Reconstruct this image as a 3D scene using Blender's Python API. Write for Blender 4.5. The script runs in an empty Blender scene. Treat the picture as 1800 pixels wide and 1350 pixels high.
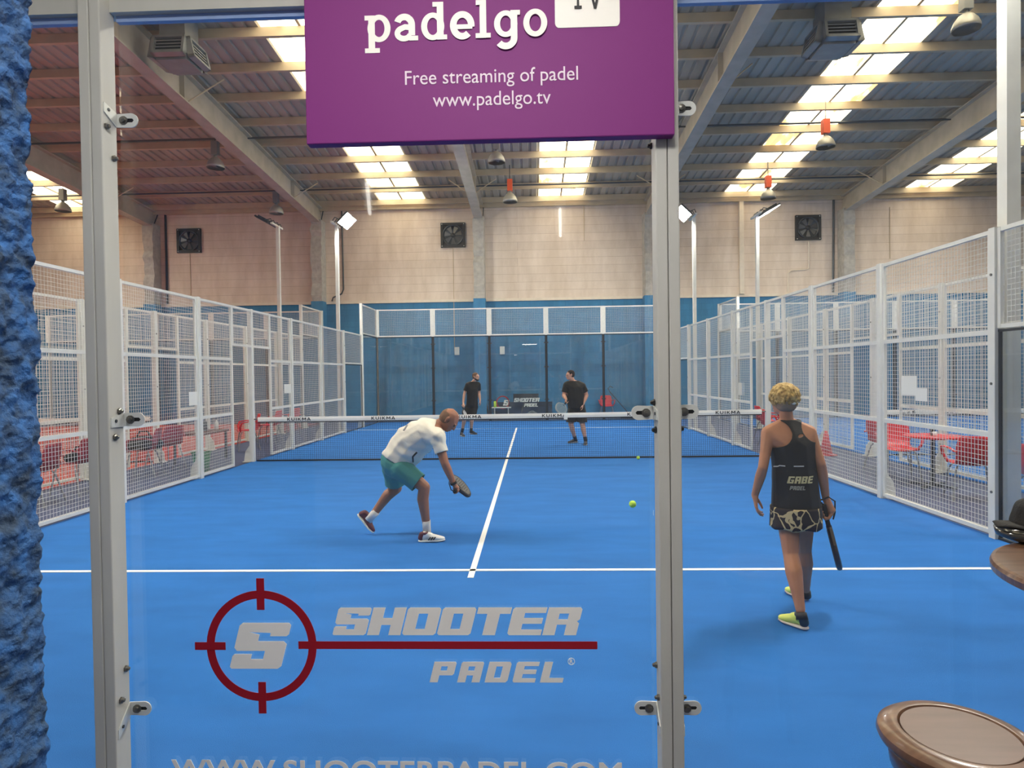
import bpy, bmesh, math, random
import numpy as np
from mathutils import Vector, Matrix, noise
from mathutils.bvhtree import BVHTree
random.seed(7)
V = Vector
SC = bpy.context.scene
COL = SC.collection
PI = math.pi

# ------------------------------------------------------------------ camera, world, exposure
CAM = V((0.53288, -12.25066, 1.65596)); YAW, PITCH, ROLL, FPX = -0.033839, -0.015705, -0.013739, 1109.493
_sy, _cy, _sp, _cp = math.sin(YAW), math.cos(YAW), math.sin(PITCH), math.cos(PITCH)
FW = V((_sy * _cp, _cy * _cp, _sp)); _r = V((_cy, -_sy, 0)); _u = _r.cross(FW)
RT = _r * math.cos(ROLL) + _u * math.sin(ROLL); UP = -_r * math.sin(ROLL) + _u * math.cos(ROLL)
cd = bpy.data.cameras.new('camera'); cam = bpy.data.objects.new('camera', cd); COL.objects.link(cam)
cd.sensor_width = 36; cd.lens = FPX * 36 / 1800; cd.clip_start = 0.05; cd.clip_end = 200
mw = Matrix((( RT.x, UP.x, -FW.x, CAM.x), (RT.y, UP.y, -FW.y, CAM.y), (RT.z, UP.z, -FW.z, CAM.z), (0, 0, 0, 1)))
cam.matrix_world = mw
SC.camera = cam
W = bpy.data.worlds.new('world'); SC.world = W; W.use_nodes = True
W.node_tree.nodes['Background'].inputs[0].default_value = (0.80, 0.82, 0.86, 1)
W.node_tree.nodes['Background'].inputs[1].default_value = 0.16
SC.view_settings.view_transform = 'Standard'; SC.view_settings.look = 'None'
SC.view_settings.exposure = 0.42; SC.view_settings.gamma = 1.0; SC.view_settings.use_curve_mapping = False
SC.cycles.transparent_max_bounces = 24; SC.cycles.max_bounces = 8; SC.cycles.diffuse_bounces = 5
SC.cycles.caustics_reflective = False; SC.cycles.caustics_refractive = False; SC.cycles.sample_clamp_indirect = 4.0
LED_W = 210.0      # emission of the court floodlight lenses
SKY_W = 4.2        # daylight through the roof lights
FILL_W = 27.0     # emission of the fill panel added above the near side
TUBE_W = 7.0       # fluorescent tubes over the club bar

def ray(px, py): return FW + RT * ((px - 900) / FPX) - UP * ((py - 675) / FPX)
def at(px, py, y):
    d = ray(px, py); return CAM + d * ((y - CAM.y) / d.y)
def atx(px, py, x):
    d = ray(px, py); return CAM + d * ((x - CAM.x) / d.x)
def atz(px, py, z):
    d = ray(px, py); return CAM + d * ((z - CAM.z) / d.z)
WALL_Y, EAVE, SLOPE = 11.5, 8.2, 0.078
def roofz(y): return EAVE + SLOPE * (WALL_Y - y)
def atroof(px, py, off):
    d = ray(px, py); t = (EAVE + off + SLOPE * (WALL_Y - CAM.y) - CAM.z) / (d.z + SLOPE * d.y); return CAM + d * t

# ------------------------------------------------------------------ helpers: objects
def tag(o, label=None, cat=None, group=None, kind=None):
    if label: o['label'] = label
    if cat: o['category'] = cat
    if group: o['group'] = group
    if kind: o['kind'] = kind
    return o
def thing(name, loc, label, cat, group=None, rz=0.0):
    o = bpy.data.objects.new(name, None); COL.objects.link(o); o.empty_display_size = .1
    o.location = loc; o.rotation_euler = (0, 0, rz)
    return tag(o, label, cat, group)
def wloc(o):
    v = V((0, 0, 0))
    while o is not None: v += V(o.location); o = o.parent
    return v
def link(name, me, mat, parent=None, local=False, smooth=False, base=None):
    """One mesh object. me is in world coordinates unless local; its origin goes to the parent or to base."""
    o = bpy.data.objects.new(name, me); COL.objects.link(o)
    if mat is not None and len(me.materials) == 0: me.materials.append(mat)
    if parent is not None:
        o.parent = parent
        if not local: me.transform(Matrix.Translation(-wloc(parent)))
    elif base is not None:
        o.location = base
        if not local: me.transform(Matrix.Translation(-V(base)))
    if smooth:
        for p in me.polygons: p.use_smooth = True
    return o
def copy_tree(o, parent=None):
    c = o.copy(); COL.objects.link(c); c.parent = parent
    for ch in list(o.children): copy_tree(ch, c)
    return c
def place(proto, state, loc, rz, label, group):
    o = proto if not state else copy_tree(proto)
    state.append(1); o.location = loc; o.rotation_euler = (0, 0, rz); o['label'] = label
    if group: o['group'] = group
    return o

SPH = []
_n = 46
for i in range(_n):
    z = 1 - 2 * (i + .5) / _n; r_ = math.sqrt(1 - z * z); a = i * 2.399963
    SPH.append(V((r_ * math.cos(a), r_ * math.sin(a), z)))
class MB:
    def __init__(s): s.v, s.f = [], []
    def add(s, vs, fs):
        b = len(s.v); s.v += [tuple(v) for v in vs]; s.f += [tuple(i + b for i in f) for f in fs]; return s
    def box(s, c, d, R=None):
        hx, hy, hz = d[0] / 2, d[1] / 2, d[2] / 2; c = V(c)
        vs = [V((x, y, z)) for x in (-hx, hx) for y in (-hy, hy) for z in (-hz, hz)]
        if R is not None: vs = [R @ v for v in vs]
        return s.add([c + v for v in vs], [(0, 1, 3, 2), (4, 6, 7, 5), (0, 4, 5, 1), (2, 3, 7, 6), (0, 2, 6, 4), (1, 5, 7, 3)])
    def mm(s, lo, hi): return s.box([(a + b) / 2 for a, b in zip(lo, hi)], [b - a for a, b in zip(lo, hi)])
    def bar(s, p, q, w, h, up=(0, 0, 1)):
        p, q = V(p), V(q); d = q - p; L = d.length; d = d / L; u = V(up)
        if abs(d.dot(u)) > .98: u = V((1, 0, 0))
        x = d.cross(u).normalized(); z = x.cross(d)
        return s.box((p + q) / 2, (w, L, h), Matrix((x, d, z)).transposed())
    def tube(s, pts, r, n=8, caps=True):
        pts = [V(p) for p in pts]; rs = r if isinstance(r, (list, tuple)) else [r] * len(pts)
        d0 = (pts[1] - pts[0]).normalized(); ref = V((0, 0, 1)) if abs(d0.z) < .9 else V((1, 0, 0)); x = d0.cross(ref).normalized(); vs = []
        for i, p in enumerate(pts):
            a = pts[max(i - 1, 0)]; b = pts[min(i + 1, len(pts) - 1)]; d = (b - a).normalized()
            x = (x - d * x.dot(d)).normalized(); y = d.cross(x)
            for k in range(n):
                t = 2 * PI * k / n; vs.append(p + x * (rs[i] * math.cos(t)) + y * (rs[i] * math.sin(t)))
        fs = [(i * n + k, i * n + (k + 1) % n, (i + 1) * n + (k + 1) % n, (i + 1) * n + k) for i in range(len(pts) - 1) for k in range(n)]
        if caps: fs += [tuple(range(n))[::-1], tuple((len(pts) - 1) * n + k for k in range(n))]
        return s.add(vs, fs)
    def lathe(s, c, prof, n=32, ax=None):
        c = V(c); vs = []; R = ax if ax is not None else Matrix.Identity(3)
        for r, z in prof:
            for k in range(n):
                t = 2 * PI * k / n; vs.append(c + R @ V((r * math.cos(t), r * math.sin(t), z)))
        m = len(prof)
        fs = [(i * n + k, i * n + (k + 1) % n, (i + 1) * n + (k + 1) % n, (i + 1) * n + k) for i in range(m - 1) for k in range(n)]
        if prof[0][0] > 1e-4: fs.append(tuple(range(n))[::-1])
        if prof[-1][0] > 1e-4: fs.append(tuple((m - 1) * n + k for k in range(n)))
        return s.add(vs, fs)
    def sphere(s, c, r, n=16, m=10):
        R = r if not isinstance(r, (int, float)) else (r, r, r); c = V(c)
        vs = [c + V((R[0] * math.sin(PI * i / m) * math.cos(2 * PI * k / n), R[1] * math.sin(PI * i / m) * math.sin(2 * PI * k / n), R[2] * math.cos(PI * i / m))) for i in range(m + 1) for k in range(n)]
        fs = [(i * n + k, (i + 1) * n + k, (i + 1) * n + (k + 1) % n, i * n + (k + 1) % n) for i in range(m) for k in range(n)]
        return s.add(vs, fs)
    def hull(s, prims):
        pts = []
        for q in prims:
            c, r = V(q[0]), q[1]; R = q[2] if len(q) > 2 else None
            rr = (r, r, r) if isinstance(r, (int, float)) else r
            for u in SPH:
                w = V((u.x * rr[0], u.y * rr[1], u.z * rr[2])); pts.append(c + (R @ w if R is not None else w))
        bm = bmesh.new(); vs = [bm.verts.new(p) for p in pts]; bmesh.ops.convex_hull(bm, input=vs)
        bmesh.ops.delete(bm, geom=[v for v in bm.verts if not v.link_faces], context='VERTS')
        bm.verts.index_update(); s.add([v.co.copy() for v in bm.verts], [[v.index for v in f.verts] for f in bm.faces]); bm.free()
        return s
    def chain(s, pts):
        for a, b in zip(pts[:-1], pts[1:]): s.hull([a, b])
        return s
    def mesh(s, name='mesh'):
        me = bpy.data.meshes.new(name); me.from_pydata(s.v, [], s.f); me.update(); return me
    def build(s, name, mat, parent=None, local=False, smooth=False, base=None, fix=True):
        me = s.mesh(name)
        if fix:
            bm = bmesh.new(); bm.from_mesh(me); bmesh.ops.recalc_face_normals(bm, faces=bm.faces); bm.to_mesh(me); bm.free()
        return link(name, me, mat, parent, local, smooth, base)
def evaluated(me, mods):
    o = bpy.data.objects.new('tmp', me); COL.objects.link(o)
    for t, kw in mods:
        m = o.modifiers.new(t, t)
        for k, v in kw.items(): setattr(m, k, v)
    dg = bpy.context.evaluated_depsgraph_get(); dg.update()
    r = bpy.data.meshes.new_from_object(o.evaluated_get(dg), depsgraph=dg)
    bpy.data.objects.remove(o); return r
def blob(name, mb, vox, mat, parent, smooth=5, keep=None, wrinkle=None, solid=0.0, local=False):
    """A continuous skin round a set of overlapping convex pieces; keep(co) trims it to a garment."""
    me = evaluated(mb.mesh(), [('REMESH', dict(mode='VOXEL', voxel_size=vox, adaptivity=0.0)), ('SMOOTH', dict(iterations=smooth, factor=.5))])
    if keep or wrinkle:
        bm = bmesh.new(); bm.from_mesh(me)
        if keep:
            bmesh.ops.delete(bm, geom=[f for f in bm.faces if not keep(f.calc_center_median())], context='FACES')
            for _ in range(8):
                bv = [v for v in bm.verts if any(e.is_boundary for e in v.link_edges)]; new = {}
                for v in bv:
                    nb = [e.other_vert(v).co for e in v.link_edges if e.is_boundary]
                    if len(nb) == 2: new[v] = v.co * .5 + (nb[0] + nb[1]) * .25
                for v, c in new.items(): v.co = c
        if wrinkle:
            bm.normal_update()
            for v in bm.verts: v.co += v.normal * wrinkle(v.co)
        bm.to_mesh(me); bm.free()
    me.materials.clear()
    o = link(name, me, mat, parent, local, True)
    if solid:
        m = o.modifiers.new('solid', 'SOLIDIFY'); m.thickness = solid; m.offset = 0
    return o
def wrinkles(amp, sc, stretch=(1, 1, 1)):
    return lambda c: amp * noise.noise(V((c.x * sc * stretch[0], c.y * sc * stretch[1], c.z * sc * stretch[2])))

# ------------------------------------------------------------------ helpers: materials
def lin(c): c = c / 255; return c / 12.92 if c <= .04045 else ((c + .055) / 1.055) ** 2.4
def S(r, g, b): return (lin(r), lin(g), lin(b), 1)
def mat(name, col, rough=.5, metal=0.0, spec=.5, var=0.0, vscale=6.0, bump=0.0, bscale=40.0, emit=None, estr=0.0, stretch=(1, 1, 1), col2=None, coat=0.0):
    m = bpy.data.materials.new(name); m.use_nodes = True; N, L = m.node_tree.nodes, m.node_tree.links; b = N['Principled BSDF']
    b.inputs['Base Color'].default_value = col; b.inputs['Roughness'].default_value = rough; b.inputs['Metallic'].default_value = metal
    b.inputs['Specular IOR Level'].default_value = spec; b.inputs['Coat Weight'].default_value = coat
    if emit: b.inputs['Emission Color'].default_value = emit; b.inputs['Emission Strength'].default_value = estr
    if var or bump:
        tc = N.new('ShaderNodeTexCoord'); mp = N.new('ShaderNodeMapping'); L.new(tc.outputs['Object'], mp.inputs[0]); mp.inputs['Scale'].default_value = stretch
    if var:
        nz = N.new('ShaderNodeTexNoise'); L.new(mp.outputs[0], nz.inputs[0]); nz.inputs['Scale'].default_value = vscale; nz.inputs['Detail'].default_value = 6
        rp = N.new('ShaderNodeValToRGB'); L.new(nz.outputs[0], rp.inputs[0])
        c2 = col2 or tuple(c * (1 - var) for c in col[:3]) + (1,)
        c1 = col if col2 else tuple(min(1, c * (1 + var)) for c in col[:3]) + (1,)
        rp.color_ramp.elements[0].position = .32; rp.color_ramp.elements[1].position = .68
        rp.color_ramp.elements[0].color = c2; rp.color_ramp.elements[1].color = c1; L.new(rp.outputs[0], b.inputs['Base Color'])
    if bump:
        n2 = N.new('ShaderNodeTexNoise'); L.new(mp.outputs[0], n2.inputs[0]); n2.inputs['Scale'].default_value = bscale; n2.inputs['Detail'].default_value = 4
        bp = N.new('ShaderNodeBump'); bp.inputs['Strength'].default_value = bump; bp.inputs['Distance'].default_value = .01; L.new(n2.outputs[0], bp.inputs['Height']); L.new(bp.outputs[0], b.inputs['Normal'])
    return m
def glass_mat(name, tint, dirt, refl=1.0, dscale=3.0):
    """Thin pane: clear with a fresnel reflection and a little dust."""
    m = bpy.data.materials.new(name); m.use_nodes = True; N, L = m.node_tree.nodes, m.node_tree.links; N.remove(N['Principled BSDF'])
    out = N['Material Output']; tr = N.new('ShaderNodeBsdfTransparent'); tr.inputs[0].default_value = tint
    gl = N.new('ShaderNodeBsdfGlossy'); gl.inputs['Roughness'].default_value = .015; gl.inputs['Color'].default_value = (refl, refl, refl, 1)
    fr = N.new('ShaderNodeFresnel'); ge = N.new('ShaderNodeNewGeometry'); ir = N.new('ShaderNodeMapRange'); L.new(ge.outputs['Backfacing'], ir.inputs[0]); ir.inputs[3].default_value = 1.45; ir.inputs[4].default_value = 1 / 1.45; L.new(ir.outputs[0], fr.inputs[0]); mx = N.new('ShaderNodeMixShader'); L.new(fr.outputs[0], mx.inputs[0]); L.new(tr.outputs[0], mx.inputs[1]); L.new(gl.outputs[0], mx.inputs[2])
    df = N.new('ShaderNodeBsdfDiffuse'); df.inputs[0].default_value = (.75, .76, .78, 1)
    tc = N.new('ShaderNodeTexCoord'); nz = N.new('ShaderNodeTexNoise'); L.new(tc.outputs['Object'], nz.inputs[0]); nz.inputs['Scale'].default_value = dscale; nz.inputs['Detail'].default_value = 8; nz.inputs['Roughness'].default_value = .65
    mr = N.new('ShaderNodeMapRange'); L.new(nz.outputs[0], mr.inputs[0]); mr.inputs[1].default_value = .45; mr.inputs[2].default_value = .85; mr.inputs[3].default_value = dirt * .35; mr.inputs[4].default_value = dirt * 2.2
    m2 = N.new('ShaderNodeMixShader'); L.new(mr.outputs[0], m2.inputs[0]); L.new(mx.outputs[0], m2.inputs[1]); L.new(df.outputs[0], m2.inputs[2]); L.new(m2.outputs[0], out.inputs[0])
    return m
M = {}
M['white_steel'] = mat('white_steel', S(226, 226, 220), .42, var=.04, vscale=9)
M['old_white_steel'] = mat('old_white_steel', S(192, 191, 184), .5, var=.05, vscale=9, stretch=(1, 1, .3))
M['wire'] = mat('white_wire', S(226, 226, 222), .5)
M['black'] = mat('black_plastic', S(28, 28, 30), .5)
M['dark_steel'] = mat('dark_steel', S(74, 78, 82), .42, .5)
M['bolt'] = mat('bolt_steel', S(120, 118, 112), .34, .85)
M['zinc'] = mat('zinc_plate', S(214, 216, 212), .36, .2)
M['turf'] = mat('blue_turf', S(50, 114, 190), .92, spec=.12, var=.08, vscale=2.2, stretch=(.6, 1.6, 1), bump=.5, bscale=260)
M['turf_red'] = mat('red_turf', S(204, 92, 78), .9, spec=.15, var=.06, vscale=4, bump=.4, bscale=220)
M['line'] = mat('white_line_turf', S(238, 240, 240), .85, spec=.2, bump=.3, bscale=200)
M['slab'] = mat('slate_blue_concrete', S(70, 78, 110), .6, var=.12, vscale=2.5)
M['pane'] = glass_mat('clear_pane', (.98, .99, .985, 1), .008)
M['far_pane'] = glass_mat('greyish_pane', (.95, .975, .98, 1), .03)
M['seal'] = mat('dark_seal', S(38, 44, 52), .5)
M['edge'] = mat('green_glass_edge', S(60, 78, 80), .25)
M['purple'] = mat('purple_sign', S(128, 46, 122), .6, spec=.3)
M['offwhite'] = mat('off_white_vinyl', S(250, 246, 238), .5)
M['pale_vinyl'] = mat('pale_pink_vinyl', S(232, 214, 228), .5)
M['red_vinyl'] = mat('crimson_vinyl', S(160, 12, 30), .45)
M['ink'] = mat('black_print', S(30, 30, 34), .6)
M['red_plastic'] = mat('red_plastic', S(205, 40, 48), .38)
M['maroon'] = mat('maroon_plastic', S(150, 34, 50), .42)
M['chrome_leg'] = mat('grey_chair_leg', S(150, 152, 156), .35, .7)
M['bag'] = mat('black_bag_fabric', S(30, 30, 34), .8, bump=.4, bscale=90)
M['grey_paint'] = mat('grey_beam_paint', S(184, 174, 156), .6, var=.10, vscale=3)
M['purlin'] = mat('pale_purlin', S(198, 180, 150), .6, var=.08, vscale=3)
M['roof'] = mat('grey_roof_sheet', S(176, 168, 152), .55, var=.16, vscale=1.4, stretch=(1, .4, 1))
M['concrete'] = mat('rough_column_concrete', S(176, 172, 164), .9, var=.14, vscale=7, bump=.7, bscale=14)
M['blue_col'] = mat('blue_painted_column', S(58, 126, 170), .75, var=.10, vscale=6, bump=.3, bscale=20)
M['cream_trim'] = mat('cream_ledge', S(224, 212, 194), .6, var=.05)
M['galv'] = mat('galvanised_duct', S(150, 152, 150), .45, .35, var=.08, vscale=5)
M['orange_box'] = mat('orange_ballast_box', S(216, 84, 44), .45)
M['lampshade'] = mat('grey_lampshade', S(176, 172, 160), .35, .2)
M['bulb'] = mat('pale_bulb', S(225, 225, 215), .2)
M['wood'] = mat('dark_varnished_wood', S(114, 84, 64), .3, var=.30, vscale=3.0, stretch=(1.2, 14, 1.2), coat=.3, col2=S(86, 60, 44))
M['wood_top'] = mat('worn_brown_wood', S(112, 90, 80), .42, var=.2, vscale=2.5, stretch=(1.5, 12, 1.5), col2=S(102, 82, 72))
M['wood_edge'] = mat('dark_wood_edge', S(84, 56, 40), .3, var=.2, vscale=6, coat=.3)
M['stone'] = mat('blue_rough_render', S(50, 104, 168), .85, var=.34, vscale=22, bump=.9, bscale=70, col2=S(52, 72, 96))
M['paper'] = mat('white_paper', S(236, 236, 230), .8)
M['green'] = mat('green_bin', S(36, 112, 74), .5)
M['ball'] = mat('yellow_felt', S(196, 232, 84), .9, bump=.3, bscale=150)
M['led'] = mat('led_lens', (1, 1, 1, 1), .3, emit=(1, .97, .90, 1), estr=LED_W)
M['led_off'] = mat('led_lens_off', S(120, 122, 126), .25)
M['fill_glow'] = mat('fill_light_glow', (1, 1, 1, 1), .3, emit=(1, .96, .90, 1), estr=FILL_W)
M['tube'] = mat('tube_light', (1, 1, 1, 1), .3, emit=(1, .95, .88, 1), estr=TUBE_W)

# roof light: daylight through weathered plastic sheets
def skylight_mat():
    m = bpy.data.materials.new('daylit_roof_sheet'); m.use_nodes = True; N, L = m.node_tree.nodes, m.node_tree.links; b = N['Principled BSDF']
    b.inputs['Base Color'].default_value = S(230, 220, 190); b.inputs['Roughness'].default_value = .6
    tc = N.new('ShaderNodeTexCoord'); mp = N.new('ShaderNodeMapping'); mp.inputs['Scale'].default_value = (1.1, .55, 1); L.new(tc.outputs['Object'], mp.inputs[0])
    nz = N.new('ShaderNodeTexNoise'); nz.inputs['Scale'].default_value = 1.0; nz.inputs['Detail'].default_value = 5; L.new(mp.outputs[0], nz.inputs[0])
    rp = N.new('ShaderNodeValToRGB'); L.new(nz.outputs[0], rp.inputs[0]); e = rp.color_ramp.elements
    e[0].position = .36; e[0].color = (.24, .15, .055, 1); e[1].position = .50; e[1].color = (1, .90, .68, 1)
    L.new(rp.outputs[0], b.inputs['Emission Color']); b.inputs['Emission Strength'].default_value = SKY_W
    return m
M['sky'] = skylight_mat()
def wall_mat(name, c1, c2, mortar, row, width, stain, mort=.012):
    m = bpy.data.materials.new(name); m.use_nodes = True; N, L = m.node_tree.nodes, m.node_tree.links; b = N['Principled BSDF']; b.inputs['Roughness'].default_value = .85
    tc = N.new('ShaderNodeTexCoord'); sx = N.new('ShaderNodeSeparateXYZ'); L.new(tc.outputs['Object'], sx.inputs[0]); cb = N.new('ShaderNodeCombineXYZ'); L.new(sx.outputs['X'], cb.inputs[0]); L.new(sx.outputs['Z'], cb.inputs[1])
    br = N.new('ShaderNodeTexBrick'); L.new(cb.outputs[0], br.inputs[0]); br.inputs['Scale'].default_value = 1; br.inputs['Brick Width'].default_value = width; br.inputs['Row Height'].default_value = row
    br.inputs['Mortar Size'].default_value = mort; br.inputs['Mortar Smooth'].default_value = .4; br.offset = .5
    br.inputs['Color1'].default_value = c1; br.inputs['Color2'].default_value = c2; br.inputs['Mortar'].default_value = mortar
    mp = N.new('ShaderNodeMapping'); mp.inputs['Scale'].default_value = (1.4, 1, .35); L.new(tc.outputs['Object'], mp.inputs[0])
    nz = N.new('ShaderNodeTexNoise'); nz.inputs['Scale'].default_value = 1.3; nz.inputs['Detail'].default_value = 9; nz.inputs['Roughness'].default_value = .7; L.new(mp.outputs[0], nz.inputs[0])
    rp = N.new('ShaderNodeValToRGB'); L.new(nz.outputs[0], rp.inputs[0]); rp.color_ramp.elements[0].position = .38; rp.color_ramp.elements[1].position = .62; rp.color_ramp.elements[0].color = (stain, stain * .97, stain * .93, 1); rp.color_ramp.elements[1].color = (1, 1, 1, 1)
    mx = N.new('ShaderNodeMix'); mx.data_type = 'RGBA'; mx.blend_type = 'MULTIPLY'; mx.inputs[0].default_value = 1; L.new(br.outputs[0], mx.inputs[6]); L.new(rp.outputs[0], mx.inputs[7]); L.new(mx.outputs[2], b.inputs['Base Color'])
    bp = N.new('ShaderNodeBump'); bp.inputs['Strength'].default_value = .35; bp.inputs['Distance'].default_value = .02; L.new(br.outputs['Fac'], bp.inputs['Height']); bp.invert = True; L.new(bp.outputs[0], b.inputs['Normal'])
    return m
M['wall_cream'] = wall_mat('cream_precast_wall', S(230, 214, 198), S(222, 206, 190), S(190, 170, 152), .30, 60, .84, .006)
M['wall_blue'] = wall_mat('blue_painted_block', S(62, 132, 176), S(56, 124, 168), S(52, 114, 156), .22, .44, .84, .006)

# ------------------------------------------------------------------ lettering
def outline_mesh(loops, depth):
    cu = bpy.data.curves.new('tmp', 'CURVE'); cu.dimensions = '2D'; cu.fill_mode = 'BOTH'; cu.extrude = depth / 2
    for lp in loops:
        sp = cu.splines.new('POLY'); sp.points.add(len(lp) - 1); sp.use_cyclic_u = True
        for p, q in zip(sp.points, lp): p.co = (q[0], q[1], 0, 1)
    return cu_mesh(cu)
def cu_mesh(cu):
    o = bpy.data.objects.new('tmp', cu); COL.objects.link(o); dg = bpy.context.evaluated_depsgraph_get(); dg.update()
    me = bpy.data.meshes.new_from_object(o.evaluated_get(dg), depsgraph=dg); bpy.data.objects.remove(o); return me
def text_mesh(body, depth=.002, bold=0.0, spacing=1.0):
    cu = bpy.data.curves.new('tmp', 'FONT'); cu.body = body; cu.size = 1; cu.extrude = depth / 2; cu.offset = bold; cu.space_character = spacing; cu.resolution_u = 6
    return cu_mesh(cu)
def fit(me, x0, x1, z0, z1, y, depth=.002, shear=0.0):
    """Stand a flat XY mesh up in the XZ plane facing -y, filling the given box."""
    co = np.array([v.co for v in me.vertices]); lo, hi = co.min(0), co.max(0)
    for v in me.vertices:
        a = (v.co.x - lo[0]) / (hi[0] - lo[0]); b = (v.co.y - lo[1]) / (hi[1] - lo[1]); c = (v.co.z - lo[2]) / max(hi[2] - lo[2], 1e-9)
        w = (x1 - x0) - shear * (z1 - z0)
        v.co = (x0 + a * w + shear * b * (z1 - z0), y - c * depth, z0 + b * (z1 - z0))
    me.materials.clear(); me.update(); return me
RECT = lambda a, b, c, d: [(a, b), (a, d), (c, d), (c, b)]
HOLE = RECT(.36, .22, .64, .78); HOLE2 = RECT(.36, .57, .64, .78)
RND = [(0, .07), (0, .93), (.06, 1), (.94, 1), (1, .93), (1, .07), (.94, 0), (.06, 0)]
BLOCK = {
 'S': [[(0, .94), (.05, 1), (.95, 1), (1, .95), (1, .75), (.96, .71), (.64, .71), (.64, .78), (.2, .80), (.43, .745), (.43, .60), (.93, .60), (1, .54), (1, .06), (.94, 0), (.04, 0), (0, .04), (0, .27), (.03, .32), (.37, .32), (.37, .21), (.61, .21), (.61, .39), (.06, .39), (0, .46)]],
 'H': [[(0, 0), (0, 1), (.36, 1), (.36, .62), (.64, .62), (.64, 1), (1, 1), (1, 0), (.64, 0), (.64, .37), (.36, .37), (.36, 0)]],
 'O': [RND, HOLE], 'T': [[(0, .77), (0, 1), (1, 1), (1, .77), (.69, .77), (.69, 0), (.31, 0), (.31, .77)]],
 'E': [[(0, .07), (0, .93), (.06, 1), (1, 1), (1, .8), (.38, .8), (.38, .62), (.95, .62), (.95, .41), (.38, .41), (.38, .2), (1, .2), (1, 0), (.06, 0)]],
 'R': [[(0, 0), (0, 1), (.94, 1), (1, .93), (1, .57), (.92, .5), (1, .43), (1, 0), (.64, 0), (.64, .38), (.36, .38), (.36, 0)], HOLE2],
 'P': [[(0, 0), (0, 1), (.94, 1), (1, .93), (1, .42), (.93, .34), (.36, .34), (.36, 0)], HOLE2],
 'A': [[(0, 0), (0, .93), (.06, 1), (.94, 1), (1, .93), (1, 0), (.64, 0), (.64, .34), (.36, .34), (.36, 0)], HOLE2],
 'D': [[(0, 0), (0, 1), (.92, 1), (1, .9), (1, .1), (.92, 0)], HOLE],
 'L': [[(0, 0), (0, 1), (.36, 1), (.36, .22), (1, .22), (1, 0)]],
 'G': [[(0, .07), (0, .93), (.06, 1), (1, 1), (1, .78), (.36, .78), (.36, .22), (.66, .22), (.66, .38), (.5, .38), (.5, .56), (1, .56), (1, 0), (.06, 0)]],
 'B': [[(0, 0), (0, 1), (.93, 1), (1, .93), (1, .6), (.93, .5), (1, .4), (1, .07), (.93, 0)], HOLE2, RECT(.36, .2, .64, .42)],
 '?': [RND],
}
def block_mesh(word, w=.95, gap=.07, depth=.002):
    loops, x = [], 0
    for ch in word:
        for lp in BLOCK[ch]: loops.append([(x + p[0] * w, p[1]) for p in lp])
        x += w + gap
    return outline_mesh(loops, depth)
def stroke(pts, w):
    """Outline of a thick polyline in 2D."""
    L, R = [], []
    for i, p in enumerate(pts):
        a = V(pts[max(i - 1, 0)]); b = V(pts[min(i + 1, len(pts) - 1)]); d = (b - a).normalized(); n = V((-d.y, d.x))
        ww = w[i] if isinstance(w, list) else w
        L.append(V(p) + n * ww / 2); R.append(V(p) - n * ww / 2)
    return [tuple(p) for p in L + R[::-1]]
def arc(cx, cy, rx, ry, a0, a1, n=20): return [(cx + rx * math.cos(math.radians(a0 + (a1 - a0) * i / n)), cy + ry * math.sin(math.radians(a0 + (a1 - a0) * i / n))) for i in range(n + 1)]
def slab_word():
    """The slab-serif word of the purple sign, one overlapping outline per stroke; returns one mesh."""
    out = MB(); t = .25
    def put(loops, x):
        me = outline_mesh([[(q[0] + x, q[1]) for q in lp] for lp in loops], .01)
        out.n = getattr(out, 'n', 0) + 1
        out.add([v.co + V((0, 0, .012 * out.n)) for v in me.vertices], [tuple(p.vertices) for p in me.polygons])
    def ring(cx, cy, rx, ry): return [arc(cx, cy, rx, ry, 0, 360, 40)[:-1], arc(cx, cy, rx - t * .92, ry - t * .78, 0, 360, 40)[:-1]]
    x = 0
    # p
    put([RECT(.12, -.42, .12 + t, 1.0)], x); put([RECT(-.02, .82, .3, 1.0)], x); put([RECT(-.02, -.42, .55, -.24)], x); put(ring(.53, .5, .44, .52), x); x += 1.10
    # a
    put([stroke(arc(.40, .64, .27, .26, 165, 60, 10) + arc(.42, .60, .26, .30, 40, 0, 5) + [(.68, .2)], t)], x); put([stroke([(.62, .50), (.42, .52)] + arc(.38, .28, .25, .20, 110, 320, 16) + [(.62, .22)], t * .86)], x); put([RECT(.58, 0, .92, .18)], x); x += 1.02
    # d
    put([RECT(.62, 0, .62 + t, 1.42)], x); put([RECT(.46, 1.24, .7, 1.42)], x); put([RECT(.7, 0, 1.0, .18)], x); put(ring(.46, .5, .44, .52), x); x += 1.12
    # e
    put([stroke([(.84, .45), (.16, .45)], t * .7)], x); put([stroke(arc(.46, .5, .34, .41, -8, 312, 34), t)], x); x += .98
    # l
    put([RECT(.14, 0, .14 + t, 1.42)], x); put([RECT(0, 1.24, .3, 1.42)], x); put([RECT(-.02, 0, .55, .18)], x); x += .66
    # g
    put(ring(.46, .5, .44, .50), x); put([RECT(.64, .82, 1.0, 1.0)], x); put([stroke([(.77, 1.0), (.77, -.02)] + arc(.46, -.04, .31, .30, 0, -145, 14), t)], x); x += 1.12
    # o
    put(ring(.45, .5, .45, .52), x)
    return out.mesh()

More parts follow.
